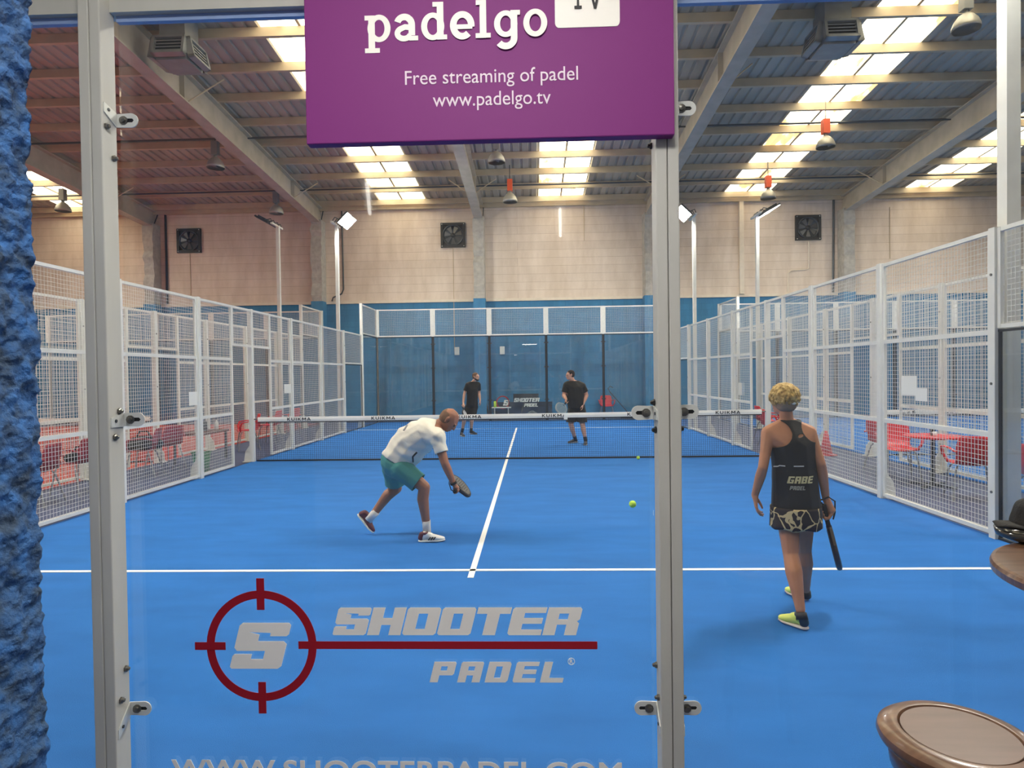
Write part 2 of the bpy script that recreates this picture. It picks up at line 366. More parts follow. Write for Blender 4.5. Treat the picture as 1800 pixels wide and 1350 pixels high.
# ------------------------------------------------------------------ the hall
def struct(name, mb, m, parent=None, smooth=False, base=None):
    o = mb.build(name, m, parent, smooth=smooth, base=base)
    if parent is None: o['kind'] = 'structure'
    return o
X0, X1, YB = -23.5, 23.5, -14.5
struct('floor', MB().mm((X0, YB, -.2), (X1, WALL_Y + .3, -.012)), M['slab'])
struct('wall_far', MB().mm((X0, WALL_Y, 4.46), (X1, WALL_Y + .3, 8.7)), M['wall_cream'])
struct('wall_far_lower', MB().mm((X0, WALL_Y, -.01), (X1, WALL_Y + .3, 4.46)), M['wall_blue'])
struct('trim_1', MB().mm((X0, WALL_Y - .05, 4.40), (X1, WALL_Y, 4.50)), M['cream_trim'])
def side_wall(x0, x1, nm):
    m = MB(); ys = (YB, WALL_Y + .3)
    vs = [(x, y, z) for x in (x0, x1) for y, z in ((ys[0], 0), (ys[1], 0), (ys[1], roofz(ys[1])), (ys[0], roofz(ys[0])))]
    m.add(vs, [(0, 1, 2, 3), (4, 7, 6, 5), (0, 4, 5, 1), (3, 2, 6, 7), (0, 3, 7, 4), (1, 5, 6, 2)]); struct(nm, m, M['cream_trim'])
side_wall(X0 - .3, X0, 'wall_left'); side_wall(X1, X1 + .3, 'wall_right')
# corrugated roof with the bays of translucent sheet left out
SKY = [(-17.2, -15.5), (-5.12, -3.42), (.82, 2.46), (7.62, 9.26), (14.1, 15.75)]
def corrugated(xa, xb, y0, y1, dz=0.0):
    m = MB(); p = .28; prof = []; k = math.floor(xa / p)
    while k * p < xb + p:
        for o, h in ((0, 0), (.17, 0), (.195, .04), (.255, .04)):
            prof.append((k * p + o, h))
        k += 1
    def h_at(x):
        for (a, ha), (b, hb) in zip(prof[:-1], prof[1:]):
            if a <= x <= b: return ha + (hb - ha) * (x - a) / max(b - a, 1e-6)
        return 0
    xs = [(xa, h_at(xa))] + [q for q in prof if xa < q[0] < xb] + [(xb, h_at(xb))]
    n = len(xs); vs = []
    for t in (0, .012):
        for y in (y0, y1): vs += [(x, y, roofz(y) + h + dz + t) for x, h in xs]
    fs = [(i, i + 1, n + i + 1, n + i) for i in range(n - 1)] + [(2 * n + i, 3 * n + i, 3 * n + i + 1, 2 * n + i + 1) for i in range(n - 1)]
    return m.add(vs, fs)
roof = bpy.data.objects.new('ceiling', None); COL.objects.link(roof); roof['kind'] = 'structure'
edges = [X0 - .3] + [e for s in SKY for e in s] + [X1 + .3]
for a, b in zip(edges[0::2], edges[1::2]): corrugated(a, b, YB, WALL_Y + .3).build('roof_sheet', M['roof'], roof)
for i, (a, b) in enumerate(SKY):
    w = bpy.data.objects.new('window_%d' % (i + 1), None); COL.objects.link(w); w['kind'] = 'structure'
    mid = (a + b) / 2
    corrugated(a, mid - .02, YB, WALL_Y + .3, .005).build('translucent_sheet', M['sky'], w); corrugated(mid + .02, b, YB, WALL_Y + .3, .005).build('translucent_sheet', M['sky'], w)
    MB().add([(mid - .03, YB, roofz(YB) - .005), (mid + .03, YB, roofz(YB) - .005), (mid + .03, WALL_Y, roofz(WALL_Y) - .005), (mid - .03, WALL_Y, roofz(WALL_Y) - .005)] + [(mid - .03, YB, roofz(YB) + .06), (mid + .03, YB, roofz(YB) + .06), (mid + .03, WALL_Y, roofz(WALL_Y) + .06), (mid - .03, WALL_Y, roofz(WALL_Y) + .06)],
             [(0, 1, 2, 3), (4, 7, 6, 5), (0, 4, 5, 1), (1, 5, 6, 2), (2, 6, 7, 3), (3, 7, 4, 0)]).build('sheet_lap', M['purlin'], w)
PY = [11.22 - 1.28 * k for k in range(20)]
for y in PY:
    if y < YB: break
    z = roofz(y)
    struct('purlin', MB().mm((X0, y - .045, z - .2), (X1, y + .045, z - .005)), M['purlin'])
struct('purlin', MB().mm((X0, WALL_Y - .16, EAVE - .30), (X1, WALL_Y - .001, EAVE - .06)), M['purlin'])
COLX = [-20.2, -13.85, -7.48, -1.42, 4.86, 12.02, 18.6]
def strip(m, x0, x1, f0, f1, y0, y1):
    vs = [(x, y, f(y)) for x in (x0, x1) for y, f in ((y0, f0), (y1, f0), (y1, f1), (y0, f1))]
    m.add(vs, [(0, 1, 2, 3), (4, 7, 6, 5), (0, 4, 5, 1), (3, 2, 6, 7), (0, 3, 7, 4), (1, 5, 6, 2)])
for cx in COLX:
    m = MB(); top = lambda y: roofz(y) - .2; bot = lambda y: 7.38 + .066 * (WALL_Y - y)
    strip(m, cx - .035, cx + .035, lambda y: bot(y) + .03, lambda y: top(y) - .03, YB, WALL_Y - .02)
    strip(m, cx - .16, cx + .16, bot, lambda y: bot(y) + .035, YB, WALL_Y - .3); strip(m, cx - .16, cx + .16, lambda y: top(y) - .035, top, YB, WALL_Y - .02)
    for y in (8.6, 2.0, -3.0): strip(m, cx - .15, cx + .15, bot, top, y - .01, y + .01)
    struct('rafter', m, M['grey_paint'])
    c = MB()
    rr = random.Random(int(cx * 10)); lv = [4.47 + .22 * k for k in range(14)] + [7.5]
    prev = None; vs = []
    for z in lv:
        d = rr.uniform(-.03, .03); vs += [(cx - .19 + d, WALL_Y - .46 + d, z), (cx + .19 + rr.uniform(-.02, .03), WALL_Y - .46 + d, z), (cx + .21, WALL_Y, z), (cx - .21, WALL_Y, z)]
    fs = [(4 * i + k, 4 * i + (k + 1) % 4, 4 * i + 4 + (k + 1) % 4, 4 * i + 4 + k) for i in range(len(lv) - 1) for k in range(4)] + [(3, 2, 1, 0), tuple(4 * (len(lv) - 1) + k for k in range(4))]
    struct('column', c.add(vs, fs), M['concrete'])
    struct('column', MB().mm((cx - .22, WALL_Y - .47, 0), (cx + .22, WALL_Y, 4.47)), M['blue_col'])
    for yy, dx in ((8.75, .8), (2.3, .8), (8.75, -.8)):
        struct('brace', MB().tube([(cx + .1 * (1 if dx > 0 else -1), yy - .05, bot(yy) + .1), (cx + dx, yy + .25, roofz(yy) - .2)], .018, 6), M['purlin'])
    struct('brace', MB().bar((cx + .17, WALL_Y - .04, 7.98), (cx + .17, WALL_Y - .42, 7.32), .03, .03), M['dark_steel'])
struct('conduit', MB().tube([(X0, 9.45, roofz(9.45) - .24), (X1, 9.45, roofz(9.45) - .24)], .028, 6), M['dark_steel'])
struct('conduit', MB().tube([(X0, 5.45, roofz(5.45) - .24), (X1, 5.45, roofz(5.45) - .24)], .028, 6), M['dark_steel'])
# cables and pipes down the far wall
cable = MB()
cable.tube([(-6.62, WALL_Y - .03, 8.05), (-6.60, WALL_Y - .03, 4.95), (-6.68, WALL_Y - .03, 4.78), (-6.98, WALL_Y - .1, 4.64), (-7.03, WALL_Y - .1, 4.5)], .028, 6); struct('wall_cable', cable, M['dark_steel'])
struct('wall_cable', MB().tube([(-13.4, WALL_Y - .05, 8.0), (-13.4, WALL_Y - .05, 4.5)], .04, 6), M['black'])
struct('wall_cable', MB().tube([(11.66, WALL_Y - .04, 8.1), (11.62, WALL_Y - .04, 4.5)], .035, 6), M['dark_steel'])
struct('wall_pipe', MB().mm((8.20, WALL_Y - .14, 4.5), (8.36, WALL_Y, 8.05)), M['cream_trim'])
struct('wall_cable', MB().tube([(10.75, WALL_Y - .03, 6.4), (10.75, WALL_Y - .03, 5.42), (10.68, WALL_Y - .03, 5.36), (10.1, WALL_Y - .03, 5.34), (10.0, WALL_Y - .03, 5.25), (9.98, WALL_Y - .03, 4.55)], .025, 6), M['cream_trim'])
for x, z0, z1 in ((-2.42, 2.55, 6.45), (-12.5, 4.5, 6.45), (2.5, 6.6, 8.0), (13.7, 5.7, 7.6)):
    struct('wall_cable', MB().tube([(x, WALL_Y - .015, z1), (x, WALL_Y - .015, z0)], .012, 5), M['purlin'])

# extractor fans
def extractor_fan():
    t = thing('extractor_fan', (0, 0, 0), 'fan', 'extractor fan', 'square extractor fans high on the far wall')
    s = .46; m = MB()
    for a, b in (((-s, -.1, -s), (s, 0, -.37)), ((-s, -.1, .37), (s, 0, s)), ((-s, -.1, -.37), (-.37, 0, .37)), ((.37, -.1, -.37), (s, 0, .37))): m.mm(a, b)
    m.build('housing', M['black'], t, True)
    ring = MB(); R = Matrix.Rotation(PI / 2, 3, 'X')
    ring.lathe((0, 0, 0), [(.36, .02), (.40, .02), (.40, .09), (.36, .09), (.36, .02)], 32, R); ring.build('shroud', M['dark_steel'], t, True, True)
    MB().mm((-.4, -.012, -.4), (.4, -.004, .4)).build('back_louvre', mat('fan_back', S(64, 58, 54), .6), t, True)
    b = MB()
    for k in range(7):
        a = 2 * PI * k / 7; c, s2 = math.cos(a), math.sin(a); c2, s3 = math.cos(a + .55), math.sin(a + .55)
        b.add([(.07 * c, -.05, .07 * s2), (.34 * c, -.065, .34 * s2), (.34 * c2, -.03, .34 * s3), (.07 * c2, -.035, .07 * s3), (.07 * c, -.045, .07 * s2), (.34 * c, -.06, .34 * s2), (.34 * c2, -.025, .34 * s3), (.07 * c2, -.03, .07 * s3)], [(0, 1, 2, 3), (7, 6, 5, 4), (0, 4, 5, 1), (1, 5, 6, 2), (2, 6, 7, 3), (3, 7, 4, 0)])
    b.build('impeller', mat('fan_blade', S(92, 92, 92), .4, .5), t, True)
    MB().lathe((0, 0, 0), [(.08, .02), (.08, .08), (.0, .085)], 16, R).build('hub', M['black'], t, True, True)
    for x in (-.41, .41):
        for z in (-.41, .41): MB().sphere((x, -.1, z), .018, 8, 6).build('screw', M['zinc'], t, True, True)
    return t
st = []; f0 = extractor_fan()
for x, l in ((-12.5, 'square black extractor fan on the pinkish wall bay left of the concrete columns'), (-2.41, 'square black extractor fan on the cream wall above the middle of the far glass'), (10.72, 'square black extractor fan on the cream wall beside the right concrete column')):
    place(f0, st, (x, WALL_Y - .002, 6.9), 0, l, None)

# pendant lamps under the roof
def pendant(box_mat):
    t = thing('pendant_lamp', (0, 0, 0), 'lamp', 'pendant lamp', 'bell pendant lamps under the roof')
    MB().tube([(0, 0, -.16), (0, 0, .75)], .012, 6).build('rod', M['dark_steel'], t, True)
    MB().mm((-.085, -.085, -.42), (.085, .085, -.05)).build('ballast_box', box_mat, t, True)
    MB().tube([(0, 0, -.42), (0, 0, -.5)], .05, 10).build('socket', M['galv'], t, True, True)
    MB().lathe((0, 0, -.78), [(.24, 0), (.235, .06), (.20, .16), (.13, .25), (.06, .30), (.05, .30), (.12, .235), (.19, .15), (.222, .06), (.228, 0), (.24, 0)], 28).build('bell_shade', M['lampshade'], t, True, True)
    MB().sphere((0, 0, -.66), (.06, .06, .10), 12, 8).build('bulb', M['bulb'], t, True, True)
    return t
pa, pb = pendant(M['orange_box']), pendant(M['galv']); sa, sb = [], []
for px, py, kind, l in ((1451, 207, 0, 'pendant lamp with a red orange box, nearer of two by the right roof lights'), (1350, 307, 0, 'pendant lamp with red orange box, close to far wall by right roof lights'), (896, 313, 0, 'pendant lamp with dull red box left of the middle roof lights'),
                        (872, 236, 1, 'grey bell pendant lamp just under the purple sign'), (378, 246, 1, 'grey bell pendant lamp hanging beside the left sloping roof beam'), (110, 330, 1, 'grey bell pendant lamp between rough blue wall and left glass post'), (485, 335, 1, 'grey bell pendant lamp close to the foot of the left roof beam'), (1698, -22, 1, 'large grey bell pendant lamp near the tall white light pole')):
    p = atroof(px, py, -.42); s = sb if kind else sa
    o = place(pb if kind else pa, s, (p.x, p.y, p.z), 0, l, None)
for o in [o for o in COL.objects if o.name.startswith('pendant_lamp')]:
    for c in o.children:
        if c.name.startswith('rod'): c.scale.z = 1.0

# warm air diffusers hanging from the roof
def diffuser():
    t = thing('air_diffuser', (0, 0, 0), 'duct', 'air duct', None)
    MB().mm((-.26, -.26, .2), (.26, .26, .836)).build('duct', M['galv'], t, True)
    MB().mm((-.31, -.31, -.16), (.31, .31, .22)).build('plenum_box', M['galv'], t, True)
    for k in range(4):
        R = Matrix.Rotation(k * PI / 2, 3, 'Z') @ Matrix.Rotation(-.22, 3, 'X'); g = MB(); q = lambda v: R @ V(v)
        o = V((0, -.40, .0))
        for a, b in (((-.33, -.05, -.20), (.33, .08, -.15)), ((-.33, -.05, .15), (.33, .08, .20)), ((-.33, -.05, -.20), (-.28, .08, .20)), ((.28, -.05, -.20), (.33, .08, .20))):
            c = (V(a) + V(b)) / 2 + o; g.box(R @ c, V(b) - V(a), R)
        gr = g.build('grille', M['galv'], t, True)
        MB().box(R @ (o + V((0, .03, 0))), (.58, .01, .32), R).build('opening', M['black'], gr, True)
        sl = MB()
        for z in (-.11, -.04, .03, .10): sl.box(R @ (o + V((0, -.005, z))), (.57, .05, .018), R @ Matrix.Rotation(.6, 3, 'X'))
        sl.build('slats', M['galv'], gr, True)
    return t
st = []; d0 = diffuser()
place(d0, st, (-6.62, .55, 8.2), 0, 'grey air diffuser box with slatted grilles beside the left roof beam', None)
place(d0, st, (6.62, .75, 8.2), 0, 'grey air diffuser box with slatted grilles left of the bright right roof lights', None)

# ------------------------------------------------------------------ courts
def turf(cx, m, nm):
    t = MB().mm((cx - 5.03, -10.02, -.05), (cx + 5.03, 10.02, 0)).build(nm, m); t['kind'] = 'structure'; return t
def lines(t, cx):
    def ln(a, b, nm): MB().mm((a[0], a[1], .0005), (b[0], b[1], .004)).build(nm, M['line'], t)
    for y in (-6.95, 6.95): ln((cx - 4.98, y - .025), (cx + 4.98, y + .025), 'service_line')
    ln((cx - .025, -7.15), (cx + .025, 7.15), 'center_line')
t = turf(0, M['turf'], 'court_turf'); lines(t, 0)
t = turf(-11.97, M['turf_red'], 'court_turf'); lines(t, -11.97)
t = turf(12.03, M['turf'], 'court_turf'); lines(t, 12.03)

T = .04
def wire_panel(loc_root, axis, c, a0, a1, z0, z1, rails, label, group, sheets=None, bar=T):
    """A steel frame with welded wire mesh in the vertical plane axis=c between a0..a1, z0..z1."""
    def P(a, z, o=0): return (c + o, a, z) if axis == 0 else (a, c + o, z)
    mid = (a0 + a1) / 2
    t = thing('mesh_fence', P(mid, z0), label, 'fence panel', group)
    f = MB()
    for z in rails:
        h = bar if z not in (1.0, 2.0) else .05
        f.bar(P(a0 + .006, z), P(a1 - .006, z), bar - .006, h)
    for a in (a0 + bar / 2, a1 - bar / 2): f.bar(P(a, z0), P(a, z1), bar, bar)
    f.build('frame', M['white_steel'], t)
    w = MB(); wd = .0038; n = int(round((a1 - a0) / .05)); mz = int(round((z1 - z0) / .05))
    for i in range(1, n):
        a = a0 + (a1 - a0) * i / n; p, q = P(a, z0, .0), P(a, z1, .0)
        w.bar(p, q, wd, wd)
    for k in range(1, mz):
        z = z0 + (z1 - z0) * k / mz; w.bar(P(a0, z, .004), P(a1, z, .004), wd, wd)
    w.build('wire_mesh', M['wire'], t, fix=False)
    return t
def post(x, y, h, label, group, w=.085, plate=1):
    t = thing('fence_post', (x, y, 0), label, 'post', group)
    MB().mm((x - w / 2, y - w / 2, 0), (x + w / 2, y + w / 2, h)).build('upright', M['white_steel'], t)
    if plate:
        s = plate; p = MB()
        p.mm((x + s * .02 - .0, y - .11, 0), (x + s * .16, y + .11, .012))
        vs = [(x + s * w / 2, y + d, z) for d in (-.006, .006) for z in (0.012, .34)] + [(x + s * (w / 2 + .13), y + d, .012) for d in (-.006, .006)] + [(x + s * (w / 2 + .10), y + d, .2) for d in (-.006, .006)]
        p.add(vs, [(0, 1, 6, 4), (2, 5, 7, 3), (1, 3, 7, 6), (6, 7, 5, 4), (0, 4, 5, 2)])
        p.build('foot_plate', M['white_steel'], t)
    b = [z for z in (.45, 1.5, 2.55) if z < h]
    for z in b:
        pl = plate or (-1 if x > 0 else 1)
        MB().tube([(x + pl * (w / 2 - .002), y + .0, z), (x + pl * (w / 2 + .010), y, z)], .013, 8).build('bolt', M['bolt'], t)
    return t
def pane(axis, c, a0, a1, z0, z1, label, group, far=True):
    def P(a, z, o=0): return (c + o, a, z) if axis == 0 else (a, c + o, z)
    t = thing('glass_screen', P((a0 + a1) / 2, z0), label, 'glass panel', group)
    m = MB(); lo, hi = P(a0 + .012, z0 + .012, -.005), P(a1 - .012, z1 - .012, .005); m.mm(lo, hi); m.build('pane', M['far_pane'] if far else M['pane'], t)
    s = MB()
    for a in (a0 + .014, a1 - .014): s.bar(P(a, z0), P(a, z1), .028, .02)
    s.bar(P(a0, z1 - .012), P(a1, z1 - .012), .028, .024); s.bar(P(a0, z0 + .01), P(a1, z0 + .01), .028, .02)
    s.build('edge_seal', M['seal'], t)
    return t
ORD = ['first', 'second', 'third', 'fourth', 'fifth']
def court_side(cx, s, where, aisle, near=True):
    """One long side of a court: s=-1 the left side, +1 the right side; aisle=+-1 points away from the court."""
    x = cx + 5 * s
    for e, end in ((1, 'far'), (-1, 'near')):
        ys = [(.83, 2), (2, 4), (4, 6)]
        for i, (a, b) in enumerate(ys):
            y0, y1 = sorted((e * a, e * b)); g = .045
            a0 = y0 + (g if abs(y0) > 1 else 0); a1 = y1 - (g if abs(y1) > 1 else 0)
            wire_panel(None, 0, x, a0, a1, .03, 2.99, (.05, 1.0, 2.0, 2.97), 'white mesh panel, %s from gate towards %s end, %s' % (ORD[i], end, where), None)
        if near or e > 0:
            wire_panel(None, 0, x, *sorted((e * 6.045, e * 7.96)), 2.03, 2.99, (2.05, 2.97), 'low white mesh strip above shorter glass, %s end, %s' % (end, where), None)
            wire_panel(None, 0, x, *sorted((e * 8.04, e * 9.96)), 3.03, 3.99, (3.05, 3.97), 'white mesh strip above tall corner glass, %s end, %s' % (end, where), None)
            pane(0, x, *sorted((e * 6.045, e * 7.96)), 0, 2.02, 'shorter glass side panel, %s end, %s' % (end, where), None)
            pane(0, x, *sorted((e * 8.04, e * 9.96)), 0, 3.02, 'tall glass corner panel, %s end, %s' % (end, where), None)
    wire_panel(None, 0, x, -.83, .83, 2.25, 2.99, (2.27, 2.97), 'white mesh panel over the gate, %s' % where, None)
    for i, y in enumerate((-8, -6, -4, -2, 0, 2, 4, 6, 8)):
        if abs(y) == 8 and not near and y < 0: continue
        h = 4.0 if abs(y) == 8 else 3.0
        e = 'far' if y > 0 else 'near'
        l = 'white net post in the gate, %s' % where if y == 0 else 'white steel post, %s from net towards %s end, %s' % (ORD[abs(y) // 2 - 1], e, where)
        post(x + (.0 if y else .02 * s), y, h, l, None, plate=aisle if abs(y) != 6 else 0)
def court_back(cx, where, y=10.0):
    for i in range(5):
        a0, a1 = cx - 5 + 2 * i, cx - 3 + 2 * i
        pane(1, y, a0 + .02, a1 - .02, 0, 3.02, 'far glass wall pane, %s from the left corner, %s' % (ORD[i], where), None)
        wire_panel(None, 1, y, a0 + .045, a1 - .045, 3.03, 4.0, (3.05, 3.98), 'white mesh above far glass, %s panel from left corner, %s' % (ORD[i], where), None)
    for i in range(6):
        x = cx - 5 + 2 * i
        t = thing('corner_post' if i in (0, 5) else 'wall_post', (x, y + .06, 0), '%s post of the far glass wall, %s' % (['left corner', 'first inner', 'second inner', 'third inner', 'fourth inner', 'right corner'][i], where), 'post')
        lo = M['white_steel'] if i in (0, 5) else M['dark_steel']
        MB().mm((x - .03, y + .02, 0), (x + .03, y + .10, 3.02)).build('lower_upright', lo, t)
        MB().mm((x - .045, y - .04, 3.02), (x + .045, y + .04, 4.0)).build('upper_upright', M['white_steel'], t)
        if 0 < i < 5:
            for z in (.75, 1.9, 2.75): MB().mm((x - .08, y - .012, z - .02), (x + .08, y + .02, z + .02)).build('clamp', M['dark_steel'], t)
B_, RD, BL = 'middle blue court', 'red court', 'right blue court'
court_side(0, -1, 'left side of the ' + B_, -1); court_side(0, 1, 'right side of the ' + B_, 1); court_back(0, B_)
court_side(-11.97, 1, 'near side of the ' + RD, 1, False); court_back(-11.97, RD)
court_side(12.03, -1, 'near side of the ' + BL, -1, False); court_back(12.03, BL)

# ------------------------------------------------------------------ nets
def tape_word():
    w = .19; out = MB(); L = [
      [[(.1, 0), (.1, 1)], [(.16, .45), (.66, 1)], [(.26, .55), (.70, 0)]],
      [[(.1, 1), (.1, .38)] + arc(.4, .36, .3, .27, 180, 360, 14) + [(.7, 1)]],
      [[(.1, 0), (.1, 1)]],
      [[(.1, 0), (.1, 1)], [(.16, .45), (.66, 1)], [(.26, .55), (.70, 0)]],
      [[(.1, 0), (.1, 1)], [(.86, 0), (.86, 1)], [(.12, .95), (.48, .35)], [(.84, .95), (.48, .35)]],
      [[(.05, 0), (.42, 1)], [(.79, 0), (.42, 1)], [(.2, .25), (.64, .25)]]]
    x = 0; k = 0
    for ad, letter in zip((1.0, 1.06, .48, 1.0, 1.2, .9), L):
        for st_ in letter:
            k += 1; me = outline_mesh([[(q[0] + x, q[1]) for q in stroke(st_, w)]], .01); out.add([v.co + V((0, 0, .006 * k)) for v in me.vertices], [tuple(p.vertices) for p in me.polygons])
        x += ad
    return out.mesh()
def net(cx, label, words):
    t = thing('court_net', (cx, 0, 0), label, 'net')
    top = lambda x: .895 + .004 * (x - cx) - .012 * (1 - ((x - cx) / 4.95) ** 2)
    m = MB(); n = 240; wd = .0032
    for i in range(n + 1):
        x = cx - 4.94 + 9.88 * i / n; m.bar((x, 0, .02), (x, 0, top(x) - .06), wd, wd)
    for k in range(1, 21):
        z = .02 + .82 * k / 21
        for j in range(8):
            xa, xb = cx - 4.94 + 9.88 * j / 8, cx - 4.94 + 9.88 * (j + 1) / 8
            m.bar((xa, .003, z * top(xa) / .89), (xb, .003, z * top(xb) / .89), wd, wd)
    m.build('netting', mat('dark_net_cord', S(38, 48, 66), .8), t, fix=False)
    b = MB(); N = 20
    for j in range(N):
        xa, xb = cx - 4.9 + 9.8 * j / N, cx - 4.9 + 9.8 * (j + 1) / N
        b.add([(x, y, top(x) + dz) for x in (xa, xb) for y, dz in ((-.014, -.088), (-.020, -.044), (-.012, 0), (.012, 0), (.020, -.044), (.014, -.088))], [(k, (k + 1) % 6, 6 + (k + 1) % 6, 6 + k) for k in range(6)] + ([tuple(range(6))[::-1]] if j == 0 else []) + ([tuple(range(6, 12))] if j == N - 1 else []))
    b.build('top_band', mat('white_net_tape', S(232, 230, 224), .7), t, smooth=False)
    d = MB()
    for j in range(N):
        xa, xb = cx - 4.9 + 9.8 * j / N, cx - 4.9 + 9.8 * (j + 1) / N; d.bar((xa, 0, top(xa) - .098), (xb, 0, top(xb) - .098), .012, .02)
    d.bar((cx - 4.94, 0, .02), (cx + 4.94, 0, .02), .014, .03)
    d.build('black_tape', M['black'], t)
    for e in (-1, 1): MB().tube([(cx + e * 4.9, 0, top(cx + e * 4.9) - .04), (cx + e * 5.0, 0, top(cx + e * 4.95) - .04)], .012, 6).build('tension_cable', M['bolt'], t)
    for px in words:
        p = at(px, 725, 0); x = p.x; w = .235
        o = link('lettering', fit(tape_word(), x - w, x + w, top(x) - .078, top(x) - .012, -.0215, .002), M['ink'], t)
    return t, top
nt, ntop = net(0, 'padel net with white lettered top band across the blue court', (526, 674, 825, 974, 1124, 1279))
p = at(996, 730, 0); MB().mm((p.x - .055, -.026, ntop(p.x) - .125), (p.x + .015, -.022, ntop(p.x) - .002)).build('tape_flap', M['paper'], nt)
net(-11.97, 'padel net with plain white band across the red court', ())
n3, tp3 = net(12.03, 'padel net with white band and black peaks across the right blue court', ())
for px in (1597, 1672, 1772):
    p = at(px, 720, 0); m = MB()
    for k in range(3):
        x = p.x - .09 + .09 * k; h = .025 + .02 * k
        z0 = tp3(x) - .072
        m.add([(x - .035, y, z0) for y in (-.022, -.024)] + [(x + .03, y, z0) for y in (-.022, -.024)] + [(x + .01, y, z0 + h) for y in (-.022, -.024)] + [(x - .03, y, z0 + h * .7) for y in (-.022, -.024)], [(0, 2, 4, 6), (1, 7, 5, 3), (0, 1, 3, 2), (2, 3, 5, 4), (4, 5, 7, 6), (6, 7, 1, 0)])
    m.build('peak_mark', M['ink'], n3)

# ------------------------------------------------------------------ floodlight poles
def pole(x, y, s, label, on=True, h=6.05, w=.045):
    """s: +1 lamps lean to +x, -1 to -x (over the court they light)."""
    t = thing('floodlight_pole', (x, y, 0), label, 'floodlight pole')
    MB().mm((x - w, y - w, 0), (x + w, y + w, h)).build('pole', M['white_steel'], t)
    MB().mm((x - .11, y - .11, 0), (x + .11, y + .11, .015)).build('base_plate', M['white_steel'], t)
    MB().bar((x - .03, y - .38, h + .02), (x - .03, y + .38, h + .02), .06, .05).build('cross_arm', M['white_steel'], t)
    th = .78 if abs(x) < 6 else .50
    for yy in (-.24, .24):
        R = Matrix.Rotation(-th * s, 3, 'Y'); c = V((x + s * .30, y + yy, h + .13))
        L = thing('floodlight', c, None, None); L.parent = t; L.location = c - V((x, y, 0))
        hd = MB().box(c, (.42, .42, .05), R)
        for k in range(5): hd.box(c + R @ V((-.14 + .07 * k, 0, .045)), (.012, .32, .05), R)
        hd.build('housing', M['dark_steel'], L)
        MB().box(c + R @ V((0, 0, -.028)), (.38, .38, .008), R).build('lens', M['led'] if on else M['led_off'], L)
        ar = MB()
        for dy in (-.10, .10): ar.tube([V((x - .02, y + yy + dy, h + .04)), V((x + s * .06, y + yy + dy, h + .15)), c + R @ V((-s * .1, dy, .05))], .014, 6)
        ar.build('bracket_arm', M['dark_steel'], L)
    return t
pole(-5.13, 6.0, 1, 'white floodlight pole with glaring lamps behind the left fence of the blue court'); pole(5.17, 6.0, -1, 'white floodlight pole with glaring lamps behind the right fence of the blue court')
pole(5.145, -5.97, -1, 'tall thick white floodlight pole at the right end of the near mesh fence', w=.065); pole(-5.13, -5.92, 1, 'white floodlight pole at the near left corner of the blue court')
pole(-6.86, 6.0, -1, 'white floodlight pole with dark unlit lamps before the pinkish far wall', on=False); pole(6.95, 6.0, 1, 'white floodlight pole with lamps leaning away over the right neighbouring court')
pole(-6.86, -6.0, -1, 'white floodlight pole at the near end of the red court'); pole(6.95, -6.0, 1, 'white floodlight pole at the near end of the right neighbouring court')
pole(-17.1, 6.0, 1, 'white floodlight pole on the far left edge of the red court'); pole(17.15, 6.0, -1, 'white floodlight pole on the far right edge of the neighbouring court')
pole(-17.1, -6.0, 1, 'white floodlight pole on the near left edge of the red court', on=False); pole(17.15, -6.0, -1, 'white floodlight pole on the near right edge of the neighbouring court')

# ------------------------------------------------------------------ near glass wall, its posts, the sign and the vinyl lettering
GY = -9.957                                    # camera-side face of the near glass
def near_post(x, label, brackets, bolts):
    t = thing('glass_wall_post', (x, -10.0, -.012), label, 'post', None)
    for k in (-1, 1):
        m = MB(); a, b = sorted((x + k * .0012, x + k * .0398)); m.mm((a, -10.045, -.012), (b, -9.962, 4.0)); o = m.build('profile', M['old_white_steel'], t)
        bv = o.modifiers.new('bevel', 'BEVEL'); bv.width = .004; bv.segments = 2
    for side, z, dz in brackets:
        xf = x + side * .0398; m = MB()
        # ear on the post face
        m.add([(xf + side * o, y, zz) for o in (0, .004) for y, zz in ((-10.035, z + dz + .012), (-10.035, z + dz - .022), (-9.968, z - .026), (-9.968, z + .026))], [(0, 1, 2, 3), (7, 6, 5, 4), (0, 4, 5, 1), (1, 5, 6, 2), (2, 6, 7, 3), (3, 7, 4, 0)])
        # tab over the glass, with a slot
        me = outline_mesh([[(0, -.024), (0, .024), (.055, .026)] + [(.055 + .026 * math.sin(a), .026 * math.cos(a)) for a in np.linspace(0, PI, 14)][1:-1] + [(.055, -.026)], [(.02, -.007), (.06, -.007), (.066, 0), (.06, .007), (.02, .007)]], .004)
        for v in me.vertices: v.co = (xf + side * v.co.x, GY - .006 - v.co.z, z + v.co.y)
        vs = [v.co.copy() for v in me.vertices]; m.add(vs, [tuple(p.vertices) for p in me.polygons])
        br = m.build('clamp_bracket', M['zinc'], t)
        MB().mm((min(xf + side * .02, xf + side * .066), GY - .0035, z - .008), (max(xf + side * .02, xf + side * .066), GY - .001, z + .008)).build('rubber_pad', M['black'], br)
        R = Matrix.Rotation(PI / 2, 3, 'X')
        MB().lathe((xf + side * .028, GY - .008, z), [(.016, 0), (.016, .003), (.010, .004), (.010, .012), (.0, .014)], 10, R).build('bolt', M['bolt'], br)
        MB().lathe((xf + side * .004, -10.012, z + dz * .75), [(.006, 0), (.006, .003), (0, .004)], 8, Matrix.Rotation(side * PI / 2, 3, 'Y')).build('rivet', M['dark_steel'], br)
    for side, y, z, dark in bolts:
        MB().lathe((x + side * .0395, y, z), [(.012, 0), (.012, .007), (.008, .009), (.007, .015), (.0, .018)], 6, Matrix.Rotation(side * PI / 2, 3, 'Y')).build('nut', M['black'] if dark else M['bolt'], t)
    return t
